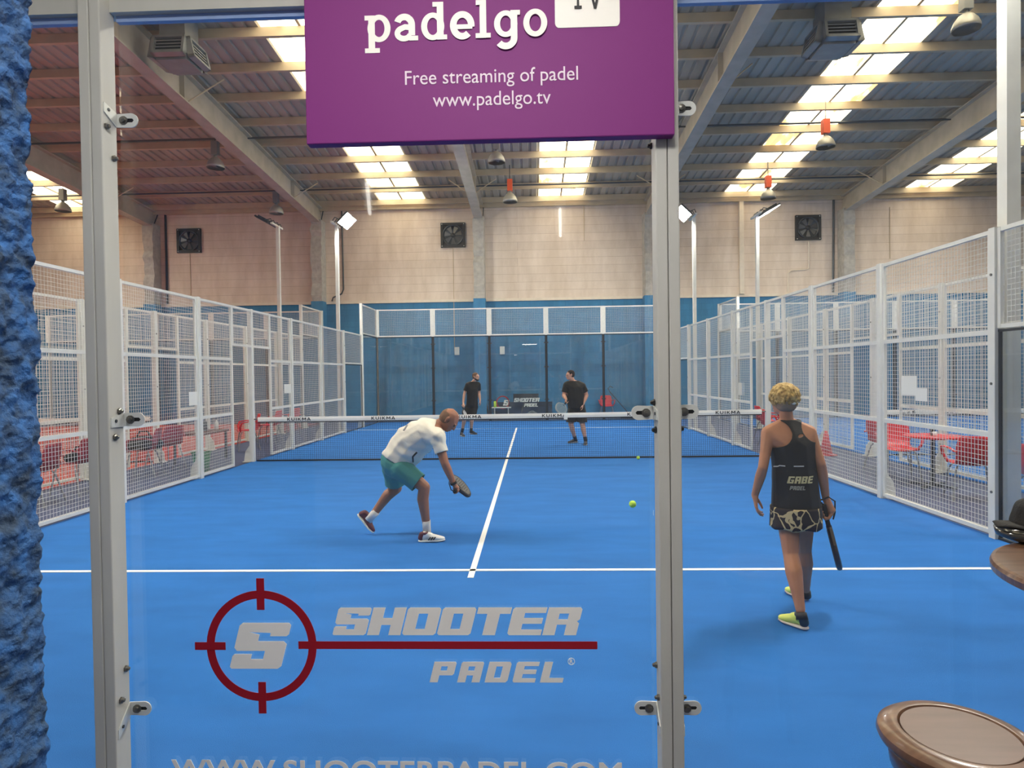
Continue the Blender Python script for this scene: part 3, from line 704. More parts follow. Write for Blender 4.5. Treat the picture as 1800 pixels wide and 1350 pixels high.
near_post(-1.027, 'white steel post of the near glass wall beside the rough blue wall', ((1, 2.607, .028), (1, 1.507, -.002), (1, .428, -.055)),
          ((1, -10.022, 2.565, 0), (1, -9.985, 2.462, 0), (1, -9.988, 1.54, 0), (1, -10.015, 1.447, 0), (1, -9.985, .588, 0), (1, -10.015, .486, 0), (-1, -9.985, 2.58, 1), (-1, -9.985, 1.46, 1), (-1, -9.985, .49, 1)))
near_post(1.005, 'white steel post of the near glass wall carrying the right edge of the purple sign', ((-1, 1.51, 0), (1, 1.512, 0), (-1, .437, -.04), (1, .438, -.04), (1, 2.595, -.03)),
          ((-1, -9.975, 2.462, 1), (-1, -9.985, 1.548, 1), (-1, -10.01, 1.452, 1), (1, -10.01, 1.455, 1), (-1, -9.975, .60, 0), (-1, -10.01, .50, 0), (1, -10.01, .502, 0)))
near_post(3.04, 'white steel post of the near glass wall at its right end', ((-1, 1.51, 0),), ())
near_post(-3.06, 'white steel post of the near glass wall behind the rough blue wall', ((1, 1.51, 0),), ())
def near_pane(x0, x1, label):
    t = thing('glass_screen', ((x0 + x1) / 2, GY, 0), label, 'glass panel')
    MB().mm((x0, GY, .012), (x1, GY + .010, 2.985)).build('pane', M['pane'], t)
    MB().mm((x0, GY - .008, 2.966), (x1, GY + .013, 2.988)).build('top_strip', mat('blue_strip', S(150, 172, 214), .4), t)  # pale blue strip along the top edge of the pane
    MB().mm((x0, GY - .002, 0), (x1, GY + .013, .02)).build('bottom_seal', M['seal'], t)
    return t
mid = near_pane(-.978, .962, 'middle pane of the near glass wall with the red and white club lettering')
near_pane(-3.01, -1.07, 'pane of the near glass wall next to the rough blue wall'); near_pane(1.048, 2.99, 'plain pane of the near glass wall on the right')
rail = MB().mm((-3.06, -9.99, 2.988), (3.04, -9.93, 3.06)); o = rail.build('top_rail', M['old_white_steel'], None, base=(0, -10, 2.995)); tag(o, 'white horizontal rail along the top of the near glass', 'rail')
# vinyl on the middle pane
def vinyl(nm, me, x0p, x1p, y0p, y1p, m, shear=0.0):
    a, b = at(x0p, (y0p + y1p) / 2, GY), at(x1p, (y0p + y1p) / 2, GY); xm = (x0p + x1p) / 2
    z1, z0 = at(xm, y0p, GY).z, at(xm, y1p, GY).z
    o = link(nm, fit(me, a.x, b.x, z0, z1, GY - .0015, .0012, shear), m, mid); return o
cc = at(460, 1135, GY); k = 1 / 484.0
def rel(loops):
    me = outline_mesh([[(x * k, y * k) for x, y in lp] for lp in loops], .001)
    for v in me.vertices: v.co = (cc.x + v.co.x, GY - .0015 - v.co.z, cc.z + v.co.y)
    return me
out = MB()
for iz, me in enumerate([rel([arc(0, 0, 100, 100, 0, 360, 72)[:-1], arc(0, 0, 85.5, 85.5, 0, 360, 72)[:-1]])] + [rel([RECT(*r)]) for r in ((-7, 65, 7, 122), (-7, -122, 7, -65), (-121, -7, -65, 7))]):
    out.add([v.co - V((0, .0007 * iz, 0)) for v in me.vertices], [tuple(p.vertices) for p in me.polygons])
out.build('reticle_ring', M['red_vinyl'], mid)
o = vinyl('underline_bar', outline_mesh([RECT(0, 0, 1, 1)], .001), 525, 1050, 1127, 1140.5, M['red_vinyl'])
vinyl('letter_s', block_mesh('S'), 403, 514, 1094.5, 1175, M['offwhite'], .26)
vinyl('lettering', block_mesh('SHOOTER', .98, .045), 584, 1025, 1067.5, 1116, M['offwhite'], .26)
vinyl('lettering', block_mesh('PADEL', .98, .22), 755, 998, 1163, 1199, M['offwhite'], .26)
r1 = outline_mesh([arc(0, 0, 1, 1, 0, 360, 24)[:-1], arc(0, 0, .82, .82, 0, 360, 24)[:-1]], .001); rr = MB().add([v.co.copy() for v in r1.vertices], [tuple(p.vertices) for p in r1.polygons])
tR = text_mesh('R', .001, .03); co = np.array([v.co for v in tR.vertices]); lo, hi = co.min(0), co.max(0)
rr.add([((v.co.x - (lo[0] + hi[0]) / 2) * 1.5, (v.co.y - (lo[1] + hi[1]) / 2) * 1.5, v.co.z) for v in tR.vertices], [tuple(p.vertices) for p in tR.polygons])
vinyl('registered_mark', rr.mesh(), 998, 1010.5, 1156, 1168.5, M['offwhite'])
vinyl('lettering', text_mesh('WWW.SHOOTERPADEL.COM', bold=.022, spacing=1.05), 302, 1093, 1337, 1373, M['offwhite'])

# purple sign
SY = -10.088
sg = thing('hanging_sign', (.39, SY, 2.457), 'purple advertising sign with white lettering fixed across the near glass', 'sign')
sb_ = MB().mm((-.238, SY, 2.457), (1.022, SY + .042, 3.12)).build('panel', M['purple'], sg); bv = sb_.modifiers.new('bevel', 'BEVEL'); bv.width = .004; bv.segments = 2
def sign_text(nm, me, x0p, x1p, y0p, y1p, m, dep=.0015, par=sg):
    xm = (x0p + x1p) / 2; ym = (y0p + y1p) / 2
    return link(nm, fit(me, at(x0p, ym, SY).x, at(x1p, ym, SY).x, at(xm, y1p, SY).z, at(xm, y0p, SY).z, SY - .0004, dep), m, par)
sign_text('lettering', slab_word(), 641, 962, 3, 91, M['offwhite'], .006)
sign_text('lettering', text_mesh('Free streaming of padel'), 712, 1016, 120.5, 153, M['pale_vinyl'])
sign_text('lettering', text_mesh('www.padelgo.tv'), 761, 968, 160.5, 193, M['pale_vinyl'])
R8 = arc(.94, .06 * 1.1, .06, .1, -90, 0, 6) + arc(.94, .9, .06, .1, 0, 90, 6) + arc(.06, .9, .06, .1, 90, 180, 6) + arc(.06, .066, .06, .1, 180, 270, 6)
bd = sign_text('badge', outline_mesh([R8], .001), 975, 1089, -52, 48, M['offwhite'])
tv = MB()
for lp in ([RECT(0, 1.0, .9, 1.12)], [RECT(0, .84, .12, 1.0)], [RECT(.78, .84, .9, 1.0)], [RECT(.38, .05, .52, 1.02)], [RECT(.22, 0, .68, .12)]):
    tv.n = getattr(tv, 'n', 0) + 1; me = outline_mesh(lp, .01); tv.add([v.co + V((0, 0, .012 * tv.n)) for v in me.vertices], [tuple(p.vertices) for p in me.polygons])
for lp in ([stroke([(1.10, 1.08), (1.50, 0)], .15)], [stroke([(1.90, 1.08), (1.50, 0)], .15)], [RECT(.95, 1.0, 1.3, 1.12)], [RECT(1.7, 1.0, 2.05, 1.12)]):
    tv.n = getattr(tv, 'n', 0) + 1; me = outline_mesh(lp, .01); tv.add([v.co + V((0, 0, .012 * tv.n)) for v in me.vertices], [tuple(p.vertices) for p in me.polygons])
o = sign_text('lettering', tv.mesh(), 1003, 1061, -32, 17, M['ink'], .004)
for v in o.data.vertices: v.co.y -= .002

# rough blue wall at the very edge of the view
def rough_wall():
    me = bpy.data.meshes.new('wall_left'); bm = bmesh.new()
    XF, Y0, Y1, ZT = -.642, -10.98, -10.795, 2.75
    nz, ny, nx = 420, 34, 40
    def disp(p):
        q = V((p.x, p.y, p.z)); n = noise.noise(q * 30) * .011 + abs(noise.noise(q * 62)) * .009 + noise.noise(q * 12) * .010 + noise.noise(q * 3) * .008 + noise.noise(V((q.x * 30, q.y * 30, q.z * 75)) + V((5, 3, 1))) * .004
        return n
    rows = []
    for i in range(nz + 1):
        z = .45 + (ZT - .45) * i / nz; row = []
        prof = [(XF - .9 * (1 - j / nx), Y0, (0, -1)) for j in range(nx)] + [(XF, Y0 + (Y1 - Y0) * j / ny, (1, 0)) for j in range(ny + 1)] + [(XF - .9 * j / 8, Y1, (0, 1)) for j in range(1, 9)]
        for x, y, n in prof:
            p = V((x, y, z)); d = disp(p); p = p + V((n[0], n[1], 0)) * d + V((0, 0, noise.noise(p * 40) * .003))
            row.append(bm.verts.new(p))
        rows.append(row)
    for a, b in zip(rows[:-1], rows[1:]):
        for j in range(len(a) - 1): bm.faces.new((a[j], a[j + 1], b[j + 1], b[j]))
    bm.to_mesh(me); bm.free()
    o = link('wall_left', me, M['stone'], smooth=True); o['kind'] = 'structure'
rough_wall()
struct('wall_left', MB().mm((-1.6, -10.99, -.012), (-.66, -10.79, .5)), M['stone'])

# bar stool and bar table on the near side
def bar_stool(x, y):
    t = thing('bar_stool', (x, y, -.012), 'dark wooden bar stool with round inset seat in front of the glass', 'stool'); Z = .75
    s = MB().lathe((x, y, Z), [(0, -.02), (.128, -.02), (.129, -.006), (.133, .0), (.140, .001), (.162, -.003), (.178, -.014), (.181, -.026), (.176, -.038), (.165, -.046), (.15, -.05), (0, -.05)], 64)
    so = s.build('seat', M['wood'], t, smooth=True); so.modifiers.new('split', 'EDGE_SPLIT').split_angle = .7
    MB().lathe((x, y, Z), [(0, -.002), (.1265, -.002), (.1275, -.004), (.1275, -.015), (0, -.015)], 64).build('inset_panel', M['wood_top'], t)
    MB().lathe((x, y, Z), [(.125, -.065), (.15, -.05), (.158, -.052), (.15, -.105), (.12, -.105)], 48).build('apron', M['wood_edge'], t, smooth=True)
    for k in range(4):
        a = PI / 4 + k * PI / 2 + .25; c, s_ = math.cos(a), math.sin(a)
        MB().bar((x + .115 * c, y + .115 * s_, Z - .06), (x + .19 * c, y + .19 * s_, -.012), .036, .036, (c, s_, 0)).build('leg', M['wood_edge'], t)
    MB().lathe((x, y, .3), [(.165, -.012), (.172, 0), (.165, .012), (.155, 0), (.165, -.012)], 40).build('foot_ring', M['dark_steel'], t, smooth=True)
bar_stool(1.58, -10.66)
tb = thing('bar_table', (2.365, -10.412, -.012), 'round dark wooden bar table cut by the right picture edge', 'table'); TZ = 1.05
MB().lathe((2.365, -10.412, TZ), [(0, 0), (.425, 0), (.435, -.004), (.44, -.014), (.438, -.034), (.42, -.040), (0, -.040)], 72).build('tabletop', M['wood'], tb, smooth=False)
MB().lathe((2.365, -10.412, 0), [(.05, 1.01), (.045, .9), (.04, .3), (.055, .06)], 20).build('pedestal', M['wood_edge'], tb, smooth=True)
MB().lathe((2.365, -10.412, 0), [(.26, -.012), (.26, .02), (.06, .06)], 36).build('base', M['wood_edge'], tb)
bc = atz(1828, 950, TZ); bc.z = TZ
bw = MB().lathe(bc, [(0, .002), (.10, .002), (.125, .012), (.13, .035), (.120, .036), (.112, .016), (.09, .010), (0, .010)], 40).build('ashtray', mat('smoky_glass', S(46, 44, 42), .12, spec=.8), None, smooth=True, base=bc)
tag(bw, 'dark glossy round dish on the bar table under the black cap', 'dish')
cp = thing('cap', bc + V((0, 0, .036)), 'black cap with its brim pointing left on the bar table', 'cap')
cz = bc + V((.005, .0, .038)); mcap = mat('black_cloth', S(24, 22, 22), .85, bump=.3, bscale=120)
cr = MB()
cr.hull([(cz + V((0, 0, .02)), (.088, .10, .02)), (cz + V((.004, 0, .07)), (.076, .086, .045)), (cz + V((0.0, 0, .095)), (.05, .06, .022))])
blob('crown', cr, .006, mcap, cp, 5, wrinkle=wrinkles(.004, 22))
bmh = MB().hull([(cz + V((-.06, -.06, .012)), (.02, .02, .006)), (cz + V((-.06, .06, .012)), (.02, .02, .006)), (cz + V((-.125, -.035, .02)), (.016, .016, .005)), (cz + V((-.125, .035, .02)), (.016, .016, .005)), (cz + V((-.142, 0, .012)), (.012, .012, .005))])
blob('brim', bmh, .004, mcap, cp, 3)

# fluorescent tubes over the bar, behind the camera
for x, xe, y0, y1, l in ((.815, .77, -13.86, -12.86, 'fluorescent tube over the bar, the right one'), (-.80, -.61, -12.85, -12.05, 'fluorescent tube over the bar, the left one')):
    t = thing('tube_light', (x, (y0 + y1) / 2, 3.0), l, 'lamp')
    xm = (x + xe) / 2; t.location.x = xm
    MB().tube([(x, y0, 3.0), (xe, y1, 3.0)], .013, 10).build('tube', M['tube'], t)
    MB().bar((x, y0 - .03, 3.045), (xe, y1 + .03, 3.045), .09, .05).build('batten', M['white_steel'], t)
    MB().tube([(xm, (y0 + y1) / 2, 3.07), (xm, (y0 + y1) / 2, roofz((y0 + y1) / 2) - .1)], .006, 5).build('hanger', M['dark_steel'], t)
t = thing('added_fill_panel', (.3, -11.75, 3.7), 'added unseen fill panel above the near side of the glass', 'lamp')  # unseen panel added to brighten the near posts, sign and lettering
MB().mm((-.2, -12.05, 3.70), (.8, -11.45, 3.71)).build('diffuser', M['fill_glow'], t)
MB().mm((-.23, -12.08, 3.711), (.83, -11.42, 3.75)).build('housing', M['white_steel'], t)
for hx in (-.15, .75): MB().tube([(hx, -11.75, 3.75), (hx, -11.75, roofz(-11.75) - .1)], .006, 5).build('hanger', M['dark_steel'], t)

# balls
def ball(p, l):
    o = MB().sphere(p, .033, 20, 14).build('padel_ball', M['ball'], None, smooth=True, base=p); tag(o, l, 'ball')
p = atz(1120, 803, .033); ball((p.x, p.y - .12, .033), 'yellow padel ball lying on the turf just before the net')
ball(at(1112, 886, -6.4), 'yellow padel ball in the air to the right of the bending player')

# ------------------------------------------------------------------ red plastic chairs, tables and odds and ends in the aisles
def red_chair(pm):
    t = thing('plastic_chair', (0, 0, 0), 'red chair', 'chair', None)
    # shell: seat then back, as a swept sheet facing -y
    prof = [(-.22, .425, .20), (-.20, .45, .215), (-.10, .445, .225), (.02, .435, .225), (.13, .44, .22), (.19, .47, .215), (.225, .56, .21), (.25, .68, .215), (.27, .78, .20), (.28, .82, .16)]
    m = MB(); n = 10; vs = []
    for y, z, w in prof:
        for k in range(n + 1):
            u = k / n * 2 - 1; vs.append((u * w, y + (.035 * u * u * (-1 if z > .5 else 0)), z + (.02 * u * u if z <= .5 else 0)))
    m.add(vs, [(i * (n + 1) + k, i * (n + 1) + k + 1, (i + 1) * (n + 1) + k + 1, (i + 1) * (n + 1) + k) for i in range(len(prof) - 1) for k in range(n)])
    sh = m.build('seat_shell', pm, t, True, True); md = sh.modifiers.new('solid', 'SOLIDIFY'); md.thickness = .01
    for s in (-1, 1):
        a = MB(); pts = [(s * .21, -.18, .45), (s * .265, -.19, .55), (s * .285, -.15, .645), (s * .285, 0, .665), (s * .27, .13, .66), (s * .22, .225, .62)]
        for p, q in zip(pts[:-1], pts[1:]): a.hull([(p, (.02, .022, .012)), (q, (.02, .022, .012))])
        a.build('armrest', pm, t, True)
        for y0, y1 in ((-.17, -.23), (.14, .24)): MB().tube([(s * .17, y0 * .8, .43), (s * .2, y0, .38), (s * .25, y1, .0)], .012, 8).build('leg', M['chrome_leg'], t, True)
    return t
cR, cM = red_chair(M['red_plastic']), red_chair(M['maroon']); sR, sM = [], []
D = math.radians
G = None
for x, y, a, kind, l in ((6.02, -4.15, 160, 0, 'red plastic armchair at the right aisle table, side on with its back towards the post'), (6.05, -2.5, -15, 0, 'red plastic armchair at the far side of the right aisle table'), (6.3, -1.75, 100, 0, 'red plastic armchair behind the mesh post in the right aisle'),
                        (6.12, -5.15, 80, 0, 'red plastic armchair with a black bag on it behind the glass on the right'), (5.75, 1.7, 90, 0, 'red plastic armchair by the right end of the net'),
                        (-6.1, -4.1, -80, 1, 'maroon plastic armchair nearest the rough blue wall in the left aisle'), (-6.15, -3.25, -95, 1, 'maroon plastic armchair second along the left aisle'), (-6.1, -1.75, -75, 1, 'maroon plastic armchair holding a black bag in the left aisle'), (-6.15, -1.05, -110, 1, 'maroon plastic armchair beside the littered aisle table'),
                        (-6.0, 1.95, -60, 0, 'red plastic armchair seen through the left gate'), (-6.1, 3.4, -90, 0, 'red plastic armchair beyond the left gate, nearer of two'), (-6.1, 4.6, -100, 0, 'red plastic armchair beyond the left gate, farther of two'),
                        (3.2, 10.95, 0, 0, 'red plastic chair behind the far glass wall'), (6.1, 3.0, 90, 0, 'red plastic armchair far along the right aisle')):
    place((cR, cM)[kind], (sR, sM)[kind], (x, y, 0), D(a), l, G)
def bag(c, s, l, nm='bag'):
    t = thing(nm, c, l, 'bag'); c = V(c)
    m = MB().hull([(c + V((-s * .5, -s * .3, s * .32)), s * .3), (c + V((s * .5, s * .3, s * .30)), s * .29), (c + V((0, 0, s * .5)), s * .28)]); blob('body', m, .02, M['bag'], t, 4, wrinkle=wrinkles(.02, 9))
    MB().tube([c + V((-s * .4, 0, s * .6)), c + V((-s * .2, 0, s * .95)), c + V((s * .2, 0, s * .95)), c + V((s * .4, 0, s * .6))], .014, 6).build('strap', M['bag'], t)
bag((6.1, -5.12, .445), .26, 'black bag on the red chair behind the right glass'); bag((-6.1, -1.75, .445), .34, 'black bag heaped on a maroon chair in the left aisle'); bag((-6.1, -4.05, .445), .22, 'black bag on the maroon chair by the rough blue wall')
bag((-6.15, -3.2, .445), .24, 'black bag on the second maroon chair of the left aisle')
def round_table(x, y, h, r, m, l):
    t = thing('cafe_table', (x, y, 0), l, 'table')
    MB().lathe((x, y, h), [(0, 0), (r - .01, 0), (r, -.01), (r - .005, -.03), (0, -.03)], 40).build('tabletop', m, t)
    MB().tube([(x, y, .04), (x, y, h - .03)], .03, 12).build('pedestal', M['dark_steel'], t)
    b = MB()
    for k in range(4): b.bar((x, y, .035), (x + .3 * math.cos(k * PI / 2 + .6), y + .3 * math.sin(k * PI / 2 + .6), .02), .05, .03)
    b.build('base', M['dark_steel'], t)
round_table(6.1, -3.25, .72, .36, M['red_plastic'], 'round red cafe table between the chairs of the right aisle')
def cup(x, y, z, r, h, m, l, nm='cup'):
    o = MB().lathe((x, y, z), [(0, 0), (r * .8, 0), (r, h), (r * .9, h), (r * .7, .006), (0, .006)], 20).build(nm, m, None, smooth=True, base=(x, y, z)); tag(o, l, 'cup')
cup(6.08, -3.28, .72, .035, .11, M['black'], 'black cup on the round red table'); cup(6.0, -3.46, .72, .03, .07, M['paper'], 'white cup on the round red table')
t = thing('side_table', (-6.1, .1, 0), 'dark side table crowded with bottles in the left aisle', 'table')
MB().mm((-6.4, -.45, .56), (-5.8, .65, .60)).build('tabletop', mat('brown_top', S(96, 60, 50), .5), t)
for x in (-6.35, -5.85):
    for y in (-.4, .6): MB().mm((x - .02, y - .02, 0), (x + .02, y + .02, .56)).build('leg', M['dark_steel'], t)
def bottle(x, y, z, r, h, m, l):
    t = thing('bottle', (x, y, z), l, 'bottle')
    MB().lathe((x, y, z), [(0, 0), (r, 0), (r, h * .62), (r * .4, h * .82), (r * .4, h * .92), (0, h * .92)], 16).build('body', m, t, smooth=True)
    MB().lathe((x, y, z + h * .92), [(r * .45, 0), (r * .45, h * .08), (0, h * .08)], 12).build('cap', M['black'], t)
bottle(-6.0, -.2, .6, .06, .34, M['paper'], 'tall white bottle on the left aisle table'); bottle(-6.05, .15, .6, .05, .26, M['dark_steel'], 'dark bottle in the middle of the left aisle table'); bottle(-5.95, .42, .6, .04, .22, M['zinc'], 'small pale bottle at the far end of the left aisle table')
bn = thing('waste_bin', (-5.38, -1.25, 0), 'green waste bin on the floor inside the left aisle', 'bin')
MB().lathe((-5.38, -1.25, 0), [(0, 0), (.12, 0), (.15, .33), (.14, .33), (.11, .01), (0, .01)], 24).build('body', M['green'], bn, smooth=True)
MB().lathe((-5.38, -1.25, .32), [(.148, 0), (.165, .005), (.165, .03), (.145, .03), (.148, 0)], 24).build('rim', M['green'], bn)
cn = thing('traffic_cone', (6.1, .25, 0), 'small red traffic cone in the right aisle', 'cone'); p0 = atx(1452, 775, 6.2)
cn.location = (6.2, p0.y, 0)
MB().lathe((6.2, p0.y, 0), [(.12, .02), (.03, .46), (.02, .47), (0, .47)], 20).build('cone_body', M['red_plastic'], cn, smooth=True)
MB().mm((6.05, p0.y - .15, 0), (6.35, p0.y + .15, .022)).build('base', M['red_plastic'], cn)
# notices on the mesh
def notice(a, l):
    (x, y0, z0), (y1, z1) = a
    o = MB().mm((x - .002, min(y0, y1), min(z0, z1)), (x + .002, max(y0, y1), max(z0, z1))).build('notice', M['paper'], None, base=(x, (y0 + y1) / 2, (z0 + z1) / 2)); tag(o, l, 'notice')
notice(((4.985, -4.76, 1.34), (-4.46, 1.57)), 'large white notice on the near right mesh panel'); notice(((4.983, -4.96, 1.28), (-4.74, 1.43)), 'small white notice overlapping the large one on the right mesh')
notice(((-4.985, 1.55, 1.30), (1.95, 1.50)), 'white notice on the left mesh past the net'); notice(((-4.985, -2.32, 1.22), (-2.02, 1.44)), 'white notice on the left mesh before the gate'); notice(((6.985, 7.55, .9), (7.85, 1.29)), 'white notice on the fence of the right neighbouring court')
# behind the far glass
for x, z in ((-2.33, 2.55), (-.62, 2.55), (4.93, 2.55)):
    o = MB().mm((x - .09, WALL_Y - .07, z - .15), (x + .09, WALL_Y, z + .15)).build('switch_box', M['paper'], None, base=(x, WALL_Y, z))
    bv = o.modifiers.new('bevel', 'BEVEL'); bv.width = .01
    tag(o, {-2.33: 'white switch box on the blue wall under the middle fan', -.62: 'white switch box on the blue wall right of the painted column', 4.93: 'white switch box on the blue wall behind the near post'}[x], 'switch box')
bt = thing('bench', (-.72, 10.9, 0), 'white topped bench behind the far glass wall', 'bench')
MB().mm((-1.0, 10.72, .42), (-.3, 11.05, .45)).build('seat', M['paper'], bt)
for x in (-.9, -.4):
    for y in (10.76, 11.0): MB().tube([(x, y, 0), (x, y, .42)], .015, 6).build('leg', M['zinc'], bt)
bo = thing('banner_board', (.35, 11.16, 0), 'black banner board with red ring and white club lettering behind the far glass', 'banner')
bpn = MB().mm((-.95, 11.14, .08), (1.22, 11.18, .62)).mm((-.22, 11.14, .62), (.72, 11.18, .92)).build('board', mat('black_board', S(26, 30, 40), .6), bo)
MB().mm((-.95, 11.19, 0), (-.9, 11.3, .6)).mm((1.17, 11.19, 0), (1.22, 11.3, .6)).build('stand', M['dark_steel'], bo)
rg = outline_mesh([arc(0, 0, 1, 1, 0, 360, 40)[:-1], arc(0, 0, .82, .82, 0, 360, 40)[:-1]], .01); link('ring', fit(rg, -.86, -.36, .36, .86, 11.137, .002), M['red_vinyl'], bo)
def btext(w, x0, x1, y0, y1, sh=.26):
    link('lettering', fit(block_mesh(w, .98, .06), at(x0, (y0 + y1) / 2, 11.135).x, at(x1, (y0 + y1) / 2, 11.135).x, at((x0 + x1) / 2, y1, 11.135).z, at((x0 + x1) / 2, y0, 11.135).z, 11.137, .002, sh), M['paper'], bo)
btext('S', 884, 896, 703, 713); btext('SHOOTER', 903, 949, 699.5, 706.5); btext('PADEL', 921, 947, 709, 715)
yb = MB().lathe((-.88, 10.85, .45), [(0, 0), (.05, 0), (.05, .2), (.03, .22), (0, .22)], 14).build('ball_tube', M['ball'], None, smooth=True, base=(-.88, 10.85, .45)); tag(yb, 'yellow ball tube on the bench behind the far glass', 'tube')
lb = MB().box((-1.22, 11.1, .45), (.10, .05, .9), Matrix.Rotation(-.2, 3, 'Y')).build('leaning_board', M['dark_steel'], None, base=(-1.22, 11.1, 0)); tag(lb, 'narrow grey board leaning left of the bench behind the far glass', 'board')
sw = thing('court_brush', (3.5, 11.0, 0), 'black court brush with bent handle leaning beside the red chair behind the glass', 'brush')
MB().tube([(4.05, 10.9, .1), (3.35, 11.1, .95), (3.28, 11.1, 1.08), (3.36, 11.1, 1.16), (3.46, 11.1, 1.1)], .016, 6).build('handle', M['black'], sw)
MB().mm((3.7, 10.82, .0), (4.4, 10.98, .11)).build('brush_head', M['black'], sw)
cb = MB().hull([((.3, 10.95, .1), .10), ((.65, 10.95, .1), .10), ((.5, 10.95, .25), .08)]); ob = blob('kit_bag', cb, .02, mat('grey_kit_cloth', S(96, 98, 96), .8, var=.3, vscale=9), None, 3, wrinkle=wrinkles(.03, 8)); tag(ob, 'grey kit bag lying in front of the banner behind the far glass', 'bag')
# ------------------------------------------------------------------ people
def basis(f, u):
    f = V(f).normalized(); u = V(u); s = f.cross(u).normalized(); u = s.cross(f).normalized()
    return Matrix((s, f, u)).transposed()                       # columns: right, forward, up
def skin(nm, c): return mat(nm, c, .55, var=.06, vscale=14)
def mixp(a, b, t): return V(a) * (1 - t) + V(b) * t
def head_prims(mb, c, R, k=1.0):
    q = lambda x, y, z: c + R @ (V((x, y, z)) * k); e = lambda *r: tuple(v * k for v in r)
    mb.hull([(q(0, -.012, .03), e(.076, .094, .088), R), (q(0, .03, .005), e(.066, .066, .08), R)])
    mb.hull([(q(0, .03, 0), e(.066, .064, .07), R), (q(0, .055, -.075), e(.042, .036, .03), R), (q(0, .0, -.06), e(.056, .05, .045), R)])
    mb.hull([(q(0, .096, .012), e(.008, .006, .01), R), (q(0, .109, -.022), e(.014, .010, .010), R), (q(0, .088, -.03), e(.018, .010, .008), R)])
    mb.hull([(q(0, .088, -.052), e(.022, .010, .007), R), (q(0, .082, -.064), e(.02, .010, .007), R)])
    mb.hull([(q(-.035, .088, .028), e(.018, .008, .006), R), (q(.035, .088, .028), e(.018, .008, .006), R)])
    for s in (-1, 1):
        mb.hull([(q(s * .078, -.005, .012), e(.009, .018, .022), R), (q(s * .074, .002, -.025), e(.008, .010, .012), R)])
def eyes(c, R, par, k=1.0):
    for s in (-1, 1): MB().sphere(c + R @ (V((s * .032, .086, .010)) * k), .0085 * k, 10, 8).build('eye', mat('eye', S(40, 30, 26), .2), par, smooth=True)
    MB().hull([(c + R @ V((-.018, .094, -.058)), (.007, .004, .0035), R), (c + R @ V((.018, .094, -.058)), (.007, .004, .0035), R)]).build('mouth', mat('lips', S(140, 74, 66), .5), par, smooth=True)
def grip_hand(mb, c, a, p, wrist, s=1):
    """Fist round a handle through c along a; p points from the handle to the palm."""
    a = V(a).normalized(); p = V(p); p = (p - a * p.dot(a)).normalized(); b = a.cross(p) * s
    mb.hull([(c + p * .034 + a * .030, .014), (c + p * .034 - a * .032, .014), (c + p * .026 + b * .024 + a * .03, .011), (c + p * .026 + b * .024 - a * .03, .011), (c + p * .05, .020)])
    mb.hull([(c + p * .042, .024), (wrist, .026)])
    for i, o in enumerate((.034, .012, -.010, -.031)):
        r = .026; pts = [c + a * o + (p * math.cos(t) + b * math.sin(t)) * r for t in (.9, 1.7, 2.6, 3.5, 4.3 - .15 * i)]
        mb.chain([(q, .0088 - .0005 * i) for q in pts])
    mb.chain([(c + p * .034 + a * .02 - b * .01, .013), (c + a * .040 - b * .026 + p * .012, .0105), (c + a * .046 - b * .024 - p * .014, .0092)])
def open_hand(mb, w, d, n, side, curl=.35):
    """Relaxed hand: w wrist, d finger direction, n palm normal, side = direction of the thumb."""
    d = V(d).normalized(); side = V(side); side = (side - d * side.dot(d)).normalized(); n = V(n); n = (n - d * n.dot(d) - side * n.dot(side)).normalized()
    mb.hull([(w, .024), (w + d * .03 + side * .02, .016), (w + d * .03 - side * .02, .016)])
    mb.hull([(w + d * .02 + side * .018, .015), (w + d * .02 - side * .018, .014), (w + d * .082 + side * .030, .0115), (w + d * .078 - side * .032, .0105)])
    for i, (o, L) in enumerate(((.030, .072), (.010, .080), (-.012, .074), (-.032, .058))):
        p0 = w + d * (.086 - .004 * i) + side * o * 1.05; c = curl + .12 * i; pts = [p0]; ang = c * .5
        for seg in (.45, .31, .24):
            dd = (d * math.cos(ang) + n * math.sin(ang) + side * o * 1.6).normalized(); pts.append(pts[-1] + dd * L * seg); ang += c
        mb.chain([(q, r) for q, r in zip(pts, (.0095, .009, .008, .0068))])
    t0 = w + d * .025 + side * .026 + n * .006
    mb.chain([(t0, .014), (t0 + d * .034 + side * .024 + n * .016, .0108), (t0 + d * .060 + side * .028 + n * .028, .009), (t0 + d * .080 + side * .026 + n * .034, .0078)])
